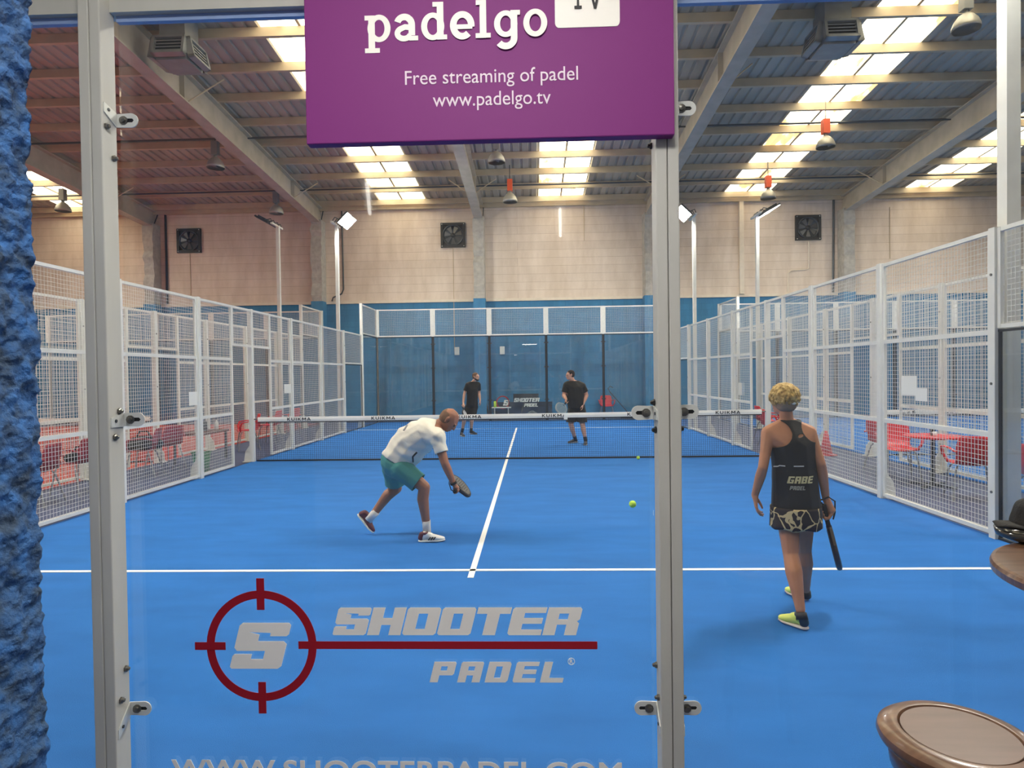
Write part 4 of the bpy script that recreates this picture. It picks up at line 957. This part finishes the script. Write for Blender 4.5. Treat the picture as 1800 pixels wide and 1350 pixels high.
def shoe(par, heel, toe, up, mu, ms, mh=None, ms2=None, k=1.0):
    heel, toe = V(heel), V(toe); f = (toe - heel).normalized(); R = basis(f, up); u = R.col[2]; s = R.col[0]; L = (toe - heel).length
    q = lambda x, y, z: heel + s * x * k + f * y * L + u * z * k
    so = MB().hull([(q(0, .12, .012), (.036 * k, .036 * k, .014 * k), R), (q(0, .5, .012), (.037 * k, .04, .013 * k), R), (q(.004, .74, .012), (.046 * k, .045, .013 * k), R), (q(.004, .90, .016), (.034 * k, .028, .013 * k), R)])
    sh = thing('shoe', heel, None, None); sh.parent = par; sh.location = heel - wloc(par)
    blob('sole', so, .005, ms, sh, 3)
    up_ = MB().hull([(q(0, .13, .045), (.032 * k, .032 * k, .028 * k), R), (q(0, .20, .085), (.034 * k, .036 * k, .02 * k), R), (q(0, .42, .065), (.034 * k, .04 * k, .03 * k), R)])
    up_.hull([(q(0, .38, .055), (.036 * k, .04, .036 * k), R), (q(.003, .72, .035), (.042 * k, .045, .026 * k), R), (q(.003, .88, .03), (.032 * k, .03, .02 * k), R)])
    blob('upper', up_, .005, mu, sh, 3)
    if mh:
        hc = MB().hull([(q(0, .11, .045), (.035 * k, .032 * k, .032 * k), R), (q(0, .17, .085), (.037 * k, .034 * k, .020 * k), R)]); blob('heel_counter', hc, .005, mh, sh, 3)
    MB().lathe(q(0, .24, .088), [(.026 * k, .012 * k), (.036 * k, .012 * k), (.038 * k, .0), (.034 * k, -.012 * k), (.026 * k, .012 * k)], 18, R).build('collar', mh or mu, sh, smooth=True)
    if ms2:
        for yy in (.44, .53, .62):
            for sd in (-1, 1): MB().tube([q(sd * .047, yy - .06, .028), q(sd * .046, yy + .02, .055)], .006, 6).build('stripe', ms2, sh)
    return sh
def racket(butt, axis, normal, label, mface, medge, mgrip, strap=None):
    a = V(axis).normalized(); n = V(normal); n = (n - a * n.dot(a)).normalized(); w = a.cross(n)
    t = thing('padel_racket', butt, label, 'racket'); R = Matrix((w, a, n)).transposed()
    def put(me, nm, m, par=t):
        for v in me.vertices: v.co = V(butt) + R @ v.co
        return link(nm, me, m, par)
    cy = .312; o = [(-.028, .175)] + [(.129 * math.cos(math.radians(d)), cy + .143 * math.sin(math.radians(d))) for d in range(212, -33, -7)] + [(.028, .175)]
    inn = [(-.012, .192), (-.045, .222), (.045, .222), (.012, .192)]
    holes = []
    for i in range(-4, 5):
        for j in range(-3, 5):
            x, y = i * .025, cy + j * .026
            if (x / .10) ** 2 + ((y - cy) / .115) ** 2 < 1 and y > .25: holes.append([(x + .0058 * math.cos(k * PI / 4), y + .0058 * math.sin(k * PI / 4)) for k in range(8)])
    fr = put(outline_mesh([o, inn] + holes, .034), 'racket_face', mface)
    rim = MB(); N = len(o); pts = [V((x, y, 0)) for x, y in o]
    rim.tube(pts, .0195, 8); put(rim.mesh(), 'racket_frame', medge)
    g = MB().tube([(0, 0, 0), (0, .02, 0), (0, .13, 0), (0, .18, 0)], [.019, .0165, .0155, .017], 10); put(g.mesh(), 'grip', mgrip)
    th = MB().hull([(V((-.026, .18, 0)), .012), (V((.026, .18, 0)), .012), (V((0, .165, 0)), .015)]); put(th.mesh(), 'throat', medge)
    MB_ = MB().tube([V(q) for q in strap], .005, 6) if strap else None
    if MB_: MB_.build('wrist_strap', M['bag'], t, smooth=True)
    return t
class Fig:
    def __init__(s, label, root, J, Rt, tors, lim, vox):
        s.J, s.Rt, s.T, s.L, s.vox = J, Rt, tors, lim, vox; s.root = thing('person', root, label, 'person')
    def torso(s, mb, g=0.0, gz=0.0):
        J, R, T = s.J, s.Rt, s.T; e = lambda k: (J[k], tuple(r + (g if i < 2 else g * .5) for i, r in enumerate(T[k])), R)
        mb.hull([e('pelvis'), e('belly')]); mb.hull([e('belly'), e('chest')])
        r = s.L['sh'] + g * .8
        mb.hull([e('chest'), (J['shL'], r), (J['neck'], s.L['neck'] + g * .6)]); mb.hull([e('chest'), (J['shR'], r), (J['neck'], s.L['neck'] + g * .6)])
    def arm(s, mb, k, f=1.0, g=0.0):
        J, L = s.J, s.L; a, b, c = J['sh' + k], J['el' + k], J['wr' + k]
        if f < 1: mb.chain([(a, L['sh'] + g * .9), (mixp(a, b, f * .5), L['ua'] + g * 1.1), (mixp(a, b, f + .12), L['ua'] * .95 + g * 1.25)]); return
        mb.chain([(a, L['sh']), (mixp(a, b, .45), L['ua']), (b, L['el']), (mixp(b, c, .28), L['fa']), (c, L['wr'])])
    def leg(s, mb, k, f=1.0, g=0.0):
        J, L = s.J, s.L; a, b, c = J['hip' + k], J['kn' + k], J['an' + k]
        if f < 1: mb.chain([(a, L['hip'] + g), (mixp(a, b, f * .6), mixp((L['th'], 0, 0), (L['th'], 0, 0), 0).x + g * 1.2), (mixp(a, b, f + .10), L['th'] * .92 + g * 1.5)]); return
        back = V(J.get('calf' + k, (0, 0, 0)))
        mb.chain([(a, L['hip']), (mixp(a, b, .4), L['th']), (b, L['kn']), (mixp(b, c, .30) + back, L['calf']), (mixp(b, c, .7) + back * .4, (L['calf'] + L['an']) * .46), (c, L['an'])])
    def limb_keep(s, co, cuts):
        for a, b, f, r in cuts:
            d = b - a; t = (co - a).dot(d) / d.length_squared
            if t > f:
                if (co - (a + d * t)).length < r: return False
        return True
def basic_body(F, hc, hR, hk=1.0, neck=True):
    mb = MB(); F.torso(mb); J = F.J
    for k in 'LR': F.arm(mb, k); F.leg(mb, k)
    mb.hull([(J['pelvis'], F.T['pelvis'], F.Rt), (J['hipL'], F.L['hip'])]); mb.hull([(J['pelvis'], F.T['pelvis'], F.Rt), (J['hipR'], F.L['hip'])])
    mb.chain([(J['neck'], F.L['neck']), (hc + hR @ V((0, -.02, -.06)), F.L['neck'] * .95)]); head_prims(mb, hc, hR, hk)
    return mb

# ---- the man bending for the ball
y0 = -5.90
J = {'pelvis': at(693, 815, -5.90), 'belly': at(722, 779, -5.90), 'chest': at(748, 762, -5.90), 'neck': at(768, 748, -5.90),
     'shR': at(768, 768, -6.08), 'elR': at(782, 814, -6.13), 'wrR': at(797, 849, -6.10), 'shL': at(770, 770, -5.72), 'elL': at(745, 780, -5.60), 'wrL': at(735, 788, -5.74),
     'hipR': at(704, 824, -6.0), 'knR': at(746, 856, -6.03), 'anR': at(750, 926, -5.99), 'hipL': at(692, 824, -5.79), 'knL': at(697, 858, -5.70), 'anL': at(654, 907, -5.74)}
J['calfR'] = V((-.022, 0, 0)); J['calfL'] = V((-.015, 0, .015))
spine = (J['chest'] - J['pelvis']).normalized(); Rt = basis(V((.55, 0, -.83)), spine)
F = Fig('man bending forward in a white T-shirt and teal shorts reaching low with a racket', (-.5, -5.9, 0), J, Rt,
        {'pelvis': (.165, .160, .12), 'belly': (.175, .178, .12), 'chest': (.17, .150, .11)}, dict(sh=.068, ua=.050, el=.042, fa=.043, wr=.028, neck=.058, hip=.095, th=.078, kn=.058, calf=.059, an=.038), .006)
sk1 = skin('tanned_skin', S(164, 110, 86)); hc = at(789, 738, -5.93); hR = basis(V((.62, -.12, -.78)), V((.78, -.05, .62)))
mb = basic_body(F, hc, hR, 1.0)
hand = at(801, 862, -6.07); gax = V((.26, .55, .02)).normalized()
rk_ax = V((.07, .98, .0)).normalized(); rk_n = rk_ax.cross(V((.67, 0, -.74)))
grip_hand(mb, hand, rk_ax, V((-.15, -.35, .9)), J['wrR'])
open_hand(mb, J['wrL'], V((-.2, -.15, .1)), V((0, 0, -1)), V((.2, -.9, .1)))
man = blob('body', mb, .006, sk1, F.root, 5); eyes(hc, hR, F.root)
white = mat('white_shirt', S(232, 226, 214), .8, bump=.15, bscale=60)
sh = MB(); F.torso(sh, .016); F.arm(sh, 'R', .62, .016); F.arm(sh, 'L', .62, .016)
sh.hull([(J['pelvis'] + spine * .03, (.19, .185, .08), Rt), (J['belly'], (.192, .196, .1), Rt)])
nd = (hc - J['neck']).normalized()
hem = at(694, 806, -5.9); hd = V((.32, 0, .62)).normalized()
def keep1(c):
    if (c - J['neck']).dot(nd) > .035 and (c - J['neck']).length < .16 and c.x > J['neck'].x - .02: return False
    if (c - hem).dot(hd) < 0 and c.x < J['shR'].x - .05: return False
    return F.limb_keep(c, ((J['shR'], J['elR'], .60, .10), (J['shL'], J['elL'], .60, .10)))
fold = lambda c: .010 * math.sin((c.x * .75 + c.z * 1.0) * 42 + 3 * noise.noise(c * 6)) * max(0, noise.noise(c * 5 + V((1, 2, 3))) + .25) + .006 * noise.noise(c * 13)
blob('t_shirt', sh, .0075, white, F.root, 6, keep1, fold, .004)
bvm = BVHTree.FromPolygons([v.co + wloc(F.root) for v in F.root.children[-1].data.vertices], [tuple(p.vertices) for p in F.root.children[-1].data.polygons])
def shirt_mark(pts, w, m):
    P_ = [at(x, y, -6.2) for x, y in pts]; q = []
    for a, b in zip(P_[:-1], P_[1:]): q += [a.lerp(b, k / 8) for k in range(8)]
    out_ = []
    for c in q + [P_[-1]]:
        d = (c - CAM).normalized(); h = bvm.ray_cast(CAM, d); out_.append((h[0] if h[0] else c) - d * .003)
    MB().tube(out_, w, 6).build('shirt_trim', m, F.root)
shirt_mark([(726, 812), (725.5, 803), (729, 799), (733, 795)], .009, M['ink']); shirt_mark([(716, 748), (710, 757)], .012, mat('grey_print', S(130, 130, 136), .7))
teal = mat('teal_shorts', S(66, 140, 138), .8, bump=.15, bscale=60)
so = MB(); so.hull([(J['pelvis'], (.178, .170, .12), Rt), (J['hipR'], .105)]); so.hull([(J['pelvis'], (.178, .170, .12), Rt), (J['hipL'], .105)])
F.leg(so, 'R', .74, .022); F.leg(so, 'L', .74, .022)
def keep2(c):
    if (c - J['belly']).dot(spine) > -.03: return False
    ok = True
    dR = (c - J['hipR']); dL = (c - J['hipL'])
    for k in 'RL':
        a, b = J['hip' + k], J['kn' + k]; d = b - a; t = (c - a).dot(d) / d.length_squared; o = 'L' if k == 'R' else 'R'
        da = (c - (a + d * t)).length; a2, b2 = J['hip' + o], J['kn' + o]; d2 = b2 - a2; t2 = (c - a2).dot(d2) / d2.length_squared; db = (c - (a2 + d2 * max(0, min(1, t2)))).length
        if da <= db and t > .76: ok = False
    return ok
blob('shorts', so, .0075, teal, F.root, 6, keep2, lambda c: .010 * noise.noise(V((c.x * 9, c.y * 9, c.z * 5))), .004)
# cropped grey hair round the back and sides
gh = mat('cropped_grey_hair', S(124, 94, 74), .95, bump=.5, bscale=300)
hm = MB().hull([(hc + hR @ V((0, -.018, .018)), (.079, .095, .082), hR), (hc + hR @ V((0, -.03, -.02)), (.078, .074, .06), hR)])
def hairkeep(c):
    q = hR.transposed() @ (c - hc); return q.y < .03 - .25 * (q.z + .02) and q.z < .085 and q.z > -.07 - .0 * q.y
blob('hair', hm, .006, gh, F.root, 3, hairkeep)
wh = mat('white_shoe', S(238, 236, 232), .5); dk = mat('dark_maroon', S(96, 40, 52), .6)
shoe(F.root, atz(735, 953, 0), atz(783, 951, 0), (0, 0, 1), wh, mat('white_sole', S(244, 244, 240), .5), dk, M['ink'])
toe = atz(655, 940, 0) + V((0, 0, .012)); heel = toe + (at(631, 915, toe.y) - at(650, 938, toe.y)).normalized() * .25 + V((-.01, .02, 0))
shoe(F.root, heel, toe, V((.75, 0, .6)), dk, mat('white_sole', S(244, 244, 240), .5), dk, None)
for k, top in (('R', .10), ('L', .10)):
    a, b = J['an' + k], J['kn' + k]; d = (b - a).normalized()
    MB().tube([a - d * .06, a + d * .02, a + d * .065], [.042, .041, .043], 16).build('sock', mat('white_sock', S(236, 232, 226), .9), F.root, smooth=True)
wr = J['wrR']; d = (J['wrR'] - J['elR']).normalized()
MB().tube([wr - d * .012, wr + d * .012], .034, 16).build('wristband', M['bag'], F.root, smooth=True)
rb = hand - rk_ax * .06
racket(rb, rk_ax, rk_n, 'dark padel racket held low by the bending man', mat('olive_racket', S(78, 72, 62), .4), M['ink'], M['bag'],
       [rb, rb + V((-.03, -.02, .02)), wr + V((-.04, -.02, 0)), wr + V((-.04, .0, .02))])

# ---- the woman seen from behind
J = {'pelvis': at(1399, 876, -7.95), 'belly': at(1396, 826, -7.95), 'chest': at(1393, 782, -7.95), 'neck': at(1383, 743, -7.95),
     'shL': at(1351, 761, -7.95), 'elL': at(1341, 822, -8.0), 'wrL': at(1327, 870, -7.92), 'shR': at(1422, 760, -7.95), 'elR': at(1443, 816, -8.0), 'wrR': at(1452, 877, -7.92),
     'hipL': at(1384, 896, -7.96), 'knL': at(1390, 974, -8.02), 'anL': at(1407, 1072, -8.16), 'hipR': at(1412, 896, -7.93), 'knR': at(1413, 966, -7.80), 'anR': at(1416, 1036, -7.68)}
J['calfL'] = V((-.004, -.014, 0)); J['calfR'] = V((-.002, -.012, 0))
face = V((-.30, .95, 0)); Rt = basis(V((-.10, 1, 0)), V((0, 0, 1)))
F = Fig('woman from behind in a black tank top and patterned skirt walking with a racket', (2.25, -7.95, 0), J, Rt,
        {'pelvis': (.146, .116, .10), 'belly': (.136, .104, .09), 'chest': (.142, .105, .10)}, dict(sh=.050, ua=.038, el=.032, fa=.035, wr=.024, neck=.046, hip=.078, th=.068, kn=.050, calf=.055, an=.030), .0052)
sk2 = skin('sunned_skin', S(190, 132, 100)); hc = at(1377, 702, -7.94); hR = basis(V((-.16, .97, -.10)), V((0, .06, 1)))
mb = basic_body(F, hc, hR, .97)
hand = at(1450, 899, -7.93); rax = (at(1477, 1003, -7.87) - hand).normalized()
grip_hand(mb, hand, rax, V((.55, -.2, .5)), J['wrR'], -1)
open_hand(mb, J['wrL'], V((.10, .02, -1)), V((.8, .5, 0)), V((.3, .95, -.1)), .28)
blob('body', mb, .0052, sk2, F.root, 5); eyes(hc, hR, F.root, .97)
blk = mat('black_sports_cloth', S(16, 16, 20), .65, bump=.12, bscale=80)
tk = MB(); F.torso(tk, .012)
tk.hull([(J['pelvis'] + V((0, 0, .0)), (.160, .130, .10), Rt), (J['belly'], (.150, .118, .09), Rt)]); tk.hull([(J['pelvis'], (.160, .130, .10), Rt), (J['pelvis'] - V((0, 0, .09)), (.160, .132, .06), Rt)])
cL, cR, kh = at(1352, 760, -7.95), at(1430, 752, -7.95), at(1397.5, 764, -7.95)
ztop, zbot = at(1383, 739, -7.95).z, at(1399, 905, -7.95).z
def keep3(c):
    if c.z < zbot or c.z > ztop + .006 + .0: return False
    if ((c.x - cL.x) / .118) ** 2 + ((c.z - cL.z) / .098) ** 2 < 1: return False
    if ((c.x - cR.x) / .104) ** 2 + ((c.z - cR.z) / .092) ** 2 < 1: return False
    if c.y < -7.95:
        q = (c.x - kh.x) + 0; w = c.z - kh.z; a, b = q * .94 + w * .34, -q * .34 + w * .94
        if (a / .024) ** 2 + (b / .0105) ** 2 < 1: return False
    return True
tank = blob('tank_top', tk, .0045, blk, F.root, 6, keep3, wrinkles(.004, 11, (1, 1, .6)), .003)
# skirt with cream scribbles
def scribble():
    m = bpy.data.materials.new('scribbled_skirt'); m.use_nodes = True; N, L = m.node_tree.nodes, m.node_tree.links; b = N['Principled BSDF']; b.inputs['Roughness'].default_value = .8
    tc = N.new('ShaderNodeTexCoord'); nz = N.new('ShaderNodeTexNoise'); L.new(tc.outputs['Object'], nz.inputs[0]); nz.inputs['Scale'].default_value = 10
    ad = N.new('ShaderNodeMixRGB'); ad.blend_type = 'ADD'; ad.inputs[0].default_value = .10; L.new(tc.outputs['Object'], ad.inputs[1]); L.new(nz.outputs[1], ad.inputs[2])
    vo = N.new('ShaderNodeTexVoronoi'); vo.feature = 'DISTANCE_TO_EDGE'; vo.inputs['Scale'].default_value = 11; L.new(ad.outputs[0], vo.inputs[0])
    rp = N.new('ShaderNodeValToRGB'); rp.color_ramp.interpolation = 'CONSTANT'; L.new(vo.outputs['Distance'], rp.inputs[0]); rp.color_ramp.elements[0].color = S(208, 186, 140); rp.color_ramp.elements[1].position = .045; rp.color_ramp.elements[1].color = S(38, 30, 36)
    L.new(rp.outputs[0], b.inputs['Base Color']); return m
sk = MB(); pz = J['pelvis']; zs = at(1399, 894, -7.95).z; ze = at(1399, 926, -7.95).z
N_ = 48; vs = []
for i in range(9):
    z = zs + .02 + (ze - zs - .02) * i / 8
    for k in range(N_):
        a = 2 * PI * k / N_; fl = 1 + .02 * i / 8 + .014 * (i / 8) * math.sin(9 * a + 1) + .008 * math.sin(5 * a)
        v = Rt @ V((.166 * fl * math.cos(a), .140 * fl * math.sin(a), 0)); vs.append((pz.x + v.x, pz.y + v.y, z + .006 * (i / 8) * math.sin(7 * a)))
sk.add(vs, [(i * N_ + k, i * N_ + (k + 1) % N_, (i + 1) * N_ + (k + 1) % N_, (i + 1) * N_ + k) for i in range(8) for k in range(N_)])
ob = sk.build('skirt', scribble(), F.root, smooth=True); md = ob.modifiers.new('solid', 'SOLIDIFY'); md.thickness = .004
un = MB(); un.hull([(J['pelvis'] - V((0, 0, .04)), (.16, .12, .06), Rt), (mixp(J['hipL'], J['knL'], .12), .078)]); un.hull([(J['pelvis'] - V((0, 0, .04)), (.16, .12, .06), Rt), (mixp(J['hipR'], J['knR'], .12), .078)]); blob('under_shorts', un, .007, blk, F.root, 4)
# lettering on the back of the tank top, laid on its surface
dg = bpy.context.evaluated_depsgraph_get(); bv_ = BVHTree.FromPolygons([v.co + wloc(F.root) for v in tank.data.vertices], [tuple(p.vertices) for p in tank.data.polygons])
def on_back(me, x0, x1, ya, yb, m, shear=0.0):
    Y = -8.10; fit(me, at(x0 + 5, (ya + yb) / 2, Y).x, at(x1 + 5, (ya + yb) / 2, Y).x, at((x0 + x1) / 2, yb, Y).z, at((x0 + x1) / 2, ya, Y).z, 0, .002, shear)
    bm = bmesh.new(); bm.from_mesh(me); bmesh.ops.triangulate(bm, faces=bm.faces); bmesh.ops.subdivide_edges(bm, edges=[e for e in bm.edges if e.calc_length() > .012], cuts=2); bm.to_mesh(me); bm.free()
    for v in me.vertices:
        h = bv_.ray_cast(V((v.co.x, -9.0, v.co.z)), V((0, 1, 0)))
        v.co.y = (h[0].y if h[0] else -8.05) - .006 + v.co.y
    link('lettering', me, m, F.root)
lt = mat('pale_gold_print', S(206, 196, 150), .6)
on_back(block_mesh('GABE', .98, .16), 1383, 1431, 839, 851.5, lt, .25); on_back(block_mesh('PADEL', .98, .22), 1387, 1415, 856, 863, mat('grey_print', S(160, 160, 150), .6), .25)
on_back(outline_mesh([RECT(0, 0, 1, 1)], .001), 1359, 1381, 820.5, 822.5, mat('pale_print', S(205, 205, 205), .6)); on_back(outline_mesh([RECT(0, 0, 1, 1)], .001), 1394, 1412, 820, 822, mat('pale_print', S(205, 205, 205), .6))
# short tousled blond hair over cropped darker sides
nape = MB().hull([(hc + hR @ V((0, -.024, -.01)), (.081, .084, .078), hR), (hc + hR @ V((0, -.034, -.055)), (.062, .058, .035), hR)])
blob('cropped_hair', nape, .006, mat('grey_brown_hair', S(158, 134, 112), .95, bump=.6, bscale=240), F.root, 3, lambda c: (hR.transposed() @ (c - hc)).y < .03)
blond = mat('blond_hair', S(224, 194, 128), .75, var=.28, vscale=38, bump=.6, bscale=130, col2=S(150, 116, 66))
hb = MB().hull([(hc + hR @ V((0, -.012, .050)), (.083, .096, .066), hR), (hc + hR @ V((0, -.042, .0)), (.080, .070, .05), hR)])
rr = random.Random(4)
for i in range(330):
    u = rr.uniform(-.5, 1); a = rr.uniform(0, 2 * PI); s_ = math.sqrt(1 - u * u); n = V((s_ * math.cos(a), s_ * math.sin(a), u))
    if n.y > .8: continue
    p = V((n.x * .080, n.y * .090 - .018, .020 + n.z * .080))
    tang = (V((0, 0, -1)) + V((n.x, n.y, 0)) * (.9 if u > .6 else .15) + V((rr.uniform(-.55, .55), rr.uniform(-.3, .3), 0))); tang = (tang - n * tang.dot(n) * .85).normalized()
    L = rr.uniform(.028, .050) * (.8 if u < 0 else 1); up_ = rr.uniform(.002, .011)
    c0 = hc + hR @ p; c1 = hc + hR @ (p + tang * L * .5 + n * up_); c2 = hc + hR @ (p + tang * L + n * rr.uniform(-.004, .006))
    hb.chain([(c0, .0085), (c1, .0075), (c2, .0036)])
blob('blond_hair', hb, .004, blond, F.root, 1)
MB().hull([(hc + hR @ V((.012, -.100, -.034)), (.014, .006, .008), hR), (hc + hR @ V((.045, -.088, -.022)), (.01, .006, .006), hR)]).build('hair_band', M['paper'], F.root, smooth=True)
neon = mat('neon_yellow_shoe', S(222, 236, 120), .6); tealb = mat('dark_teal_shoe', S(28, 52, 66), .5); soleb = mat('pale_sole', S(214, 206, 204), .6)
shoe(F.root, atz(1419, 1108, 0), atz(1370, 1091, 0), (0, 0, 1), neon, soleb, tealb, None, .95); shoe(F.root, atz(1419, 1056, 0), atz(1382, 1041, 0), (0, 0, 1), neon, soleb, tealb, None, .95)
for k in 'LR':
    a, b = J['an' + k], J['kn' + k]; d = (b - a).normalized(); MB().tube([a - d * .06, a - d * .016], [.037, .034], 16).build('sock', M['ink'], F.root, smooth=True)
rb = hand - rax * .05
wk = J['wrR']
racket(rb, rax, rax.cross(hand - CAM), 'dark padel racket hanging edge on from the hand of the woman', mat('dark_racket', S(40, 46, 52), .35), mat('racket_edge', S(58, 50, 48), .35, var=.5, vscale=9, stretch=(1, 1, .6)), M['bag'],
       [rb, rb + V((-.035, -.03, .03)), wk + V((-.045, -.03, .0)), wk + V((0, -.035, .02)), wk + V((.05, -.02, -.012)), hand + V((.058, -.02, .0)), hand + V((.045, -.02, -.05))])

# ---- the two men beyond the net
def far_man(label, root, J, face, hd, T, L, skc, hairc, beard, shoes, mats, hk=1.0, f_sl=.68):
    Rt = basis(face, V((0, 0, 1))); F = Fig(label, root, J, Rt, T, L, .008); s = skin('far_skin', skc); hc = J['head']; hR = basis(hd, V((0, 0, 1)))
    mb = basic_body(F, hc, hR, hk); J['extra'](mb)
    blob('body', mb, .0075, s, F.root, 4); eyes(hc, hR, F.root, hk)
    sh = MB(); F.torso(sh, .018); F.arm(sh, 'L', f_sl, .016); F.arm(sh, 'R', f_sl, .016); zh = J['pelvis'].z - .03
    p = T['pelvis']; sh.hull([(J['belly'], tuple(v + .02 for v in T['belly']), Rt), (J['pelvis'] - V((0, 0, .03)), (p[0] + .022, p[1] + .022, .1), Rt)])
    blob('t_shirt', sh, .009, mats[0], F.root, 5, lambda c: c.z > zh and not (c.z > J['neck'].z + .02 and (c - J['neck']).length < .14) and F.limb_keep(c, ((J['shL'], J['elL'], f_sl, .085), (J['shR'], J['elR'], f_sl, .085))), wrinkles(.008, 8), .004)
    so = MB()
    for k in 'LR': so.hull([(J['pelvis'], (p[0] + .014, p[1] + .014, .1), Rt), (J['hip' + k], L['hip'] + .02)]); F.leg(so, k, .86, .026)
    zk = min(J['knL'].z, J['knR'].z) + .07
    blob('shorts', so, .009, mats[1], F.root, 5, lambda c: c.z > zk, wrinkles(.008, 7), .004)
    hm = MB().hull([(hc + hR @ V((0, -.02, .04)), (.083, .098, .086), hR), (hc + hR @ V((0, -.035, -.01)), (.080, .074, .06), hR)])
    blob('hair', hm, .007, mat('far_hair', hairc, .9), F.root, 3, lambda c: (lambda q: q.y < .035 or q.z > .062 + .25 * (q.y - .035))(hR.transposed() @ (c - hc)) and (hR.transposed() @ (c - hc)).y < .085)
    if beard:
        bm_ = MB().hull([(hc + hR @ V((0, .052, -.078)), (.052, .044, .034), hR), (hc + hR @ V((0, .01, -.05)), (.068, .04, .03), hR)]); blob('beard', bm_, .006, mat('dark_beard', S(44, 34, 30), .95), F.root, 3, lambda c: (hR.transposed() @ (c - hc)).z < -.035)
    for (h, t_) in shoes: shoe(F.root, h, t_, (0, 0, 1), mats[2], mats[3])
    for k in 'LR':
        a, b = J['an' + k], J['kn' + k]; d = (b - a).normalized(); MB().tube([a - d * .05, a + d * .09], [.042, .042], 12).build('sock', M['ink'], F.root, smooth=True)
    return F
dark = mat('black_tshirt', S(18, 18, 20), .8); dsh = mat('black_shorts', S(17, 17, 19), .8); dshoe = mat('black_shoe', S(34, 36, 42), .6); psole = mat('greyish_sole', S(150, 150, 152), .6)
lim = dict(sh=.058, ua=.048, el=.038, fa=.040, wr=.027, neck=.055, hip=.088, th=.076, kn=.056, calf=.056, an=.038)
Y = 5.25
J = {'head': at(836.5, 662.5, Y - .03), 'neck': at(832, 672, Y), 'chest': at(831.5, 685, Y), 'belly': at(830.5, 698, Y), 'pelvis': at(829.5, 711, Y),
     'shR': at(822.5, 676.5, Y - .05), 'elR': at(816.3, 692.3, Y - .08), 'wrR': at(814.3, 708, Y - .16), 'shL': at(840.5, 676, Y + .05), 'elL': at(842.3, 692, Y + .06), 'wrL': at(843.8, 703.5, Y - .02),
     'hipR': at(824.5, 716, Y), 'knR': at(816.5, 736, Y - .06), 'anR': at(812.5, 757.5, Y + .02), 'hipL': at(833.5, 716, Y), 'knL': at(829.5, 736, Y - .07), 'anL': at(828, 757.5, Y + .0)}
h1 = at(813.8, 713.5, Y - .2)
J['extra'] = lambda mb, J=J: (grip_hand(mb, h1, V((.5, -.3, -.8)), V((0, .1, .9)), J['wrR']), open_hand(mb, J['wrL'], V((.15, -.15, -1)), V((-.8, 0, 0)), V((0, -1, 0))))
far_man('bearded man in black T-shirt and shorts standing beyond the net on the left', (J['pelvis'].x, Y, 0), J, V((.55, -.83, 0)), V((.85, -.5, -.05)), {'pelvis': (.155, .115, .10), 'belly': (.15, .118, .10), 'chest': (.158, .118, .11)}, lim, S(196, 150, 126), S(92, 66, 48), True,
        ((atz(809.5, 766, 0), atz(814, 767.5, 0) + V((.06, -.14, 0))), (atz(826.5, 763, 0), atz(839, 764, 0))), (dark, dsh, dshoe, psole))
racket(h1 - V((.5, -.3, -.8)).normalized() * .05, V((.25, -.35, -.8)), V((.92, -.3, .1)), 'white and dark padel racket in the hand of the bearded man', mat('pale_racket', S(190, 192, 190), .4), M['ink'], M['bag'])
Y = 2.55
J = {'head': at(1002.3, 659.5, Y - .03), 'neck': at(1006.5, 671, Y), 'chest': at(1010, 683, Y), 'belly': at(1011.5, 700, Y), 'pelvis': at(1013.5, 715, Y),
     'shR': at(995.8, 677, Y - .02), 'elR': at(991, 695.5, Y - .03), 'wrR': at(995.5, 702, Y - .20), 'shL': at(1024, 678, Y + .02), 'elL': at(1031, 695, Y + .02), 'wrL': at(1024.5, 711, Y - .1),
     'hipR': at(1007, 721, Y), 'knR': at(1003.5, 746, Y - .05), 'anR': at(1011, 770.5, Y + .1), 'hipL': at(1020.5, 721, Y), 'knL': at(1024, 747, Y - .1), 'anL': at(1029, 772, Y - .12)}
h2 = at(996.5, 706, Y - .27)
J['extra'] = lambda mb, J=J: (grip_hand(mb, h2, V((-.5, -.6, -.5)), V((.1, .3, .9)), J['wrR']), open_hand(mb, J['wrL'], V((-.1, -.15, -1)), V((-.8, 0, 0)), V((-.2, -1, 0)), .5))
lim2 = dict(lim, sh=.066, ua=.058, el=.046, fa=.048, hip=.10, th=.088, neck=.062, calf=.062, kn=.06)
far_man('stocky man in black T-shirt and shorts beyond the net looking sideways', (J['pelvis'].x, Y, 0), J, V((-.15, -1, 0)), V((-.93, -.30, -.08)), {'pelvis': (.185, .145, .10), 'belly': (.19, .160, .11), 'chest': (.19, .140, .12)}, lim2, S(200, 150, 128), S(38, 28, 28), False,
        ((atz(1015.5, 777.5, 0), atz(998, 779.5, 0)), (atz(1030.5, 780.5, 0) + V((0, .08, 0)), atz(1028.5, 783, 0) + V((0, -.1, 0)))), (dark, dsh, dshoe, psole))
racket(h2 + V((.5, .6, .5)).normalized() * .05, V((-.5, -.6, -.5)), V((0, -1, 0)), 'grey blue padel racket in the hand of the stocky man', mat('greyblue_racket', S(96, 124, 146), .4), mat('pale_frame', S(130, 140, 148), .4), M['bag'])
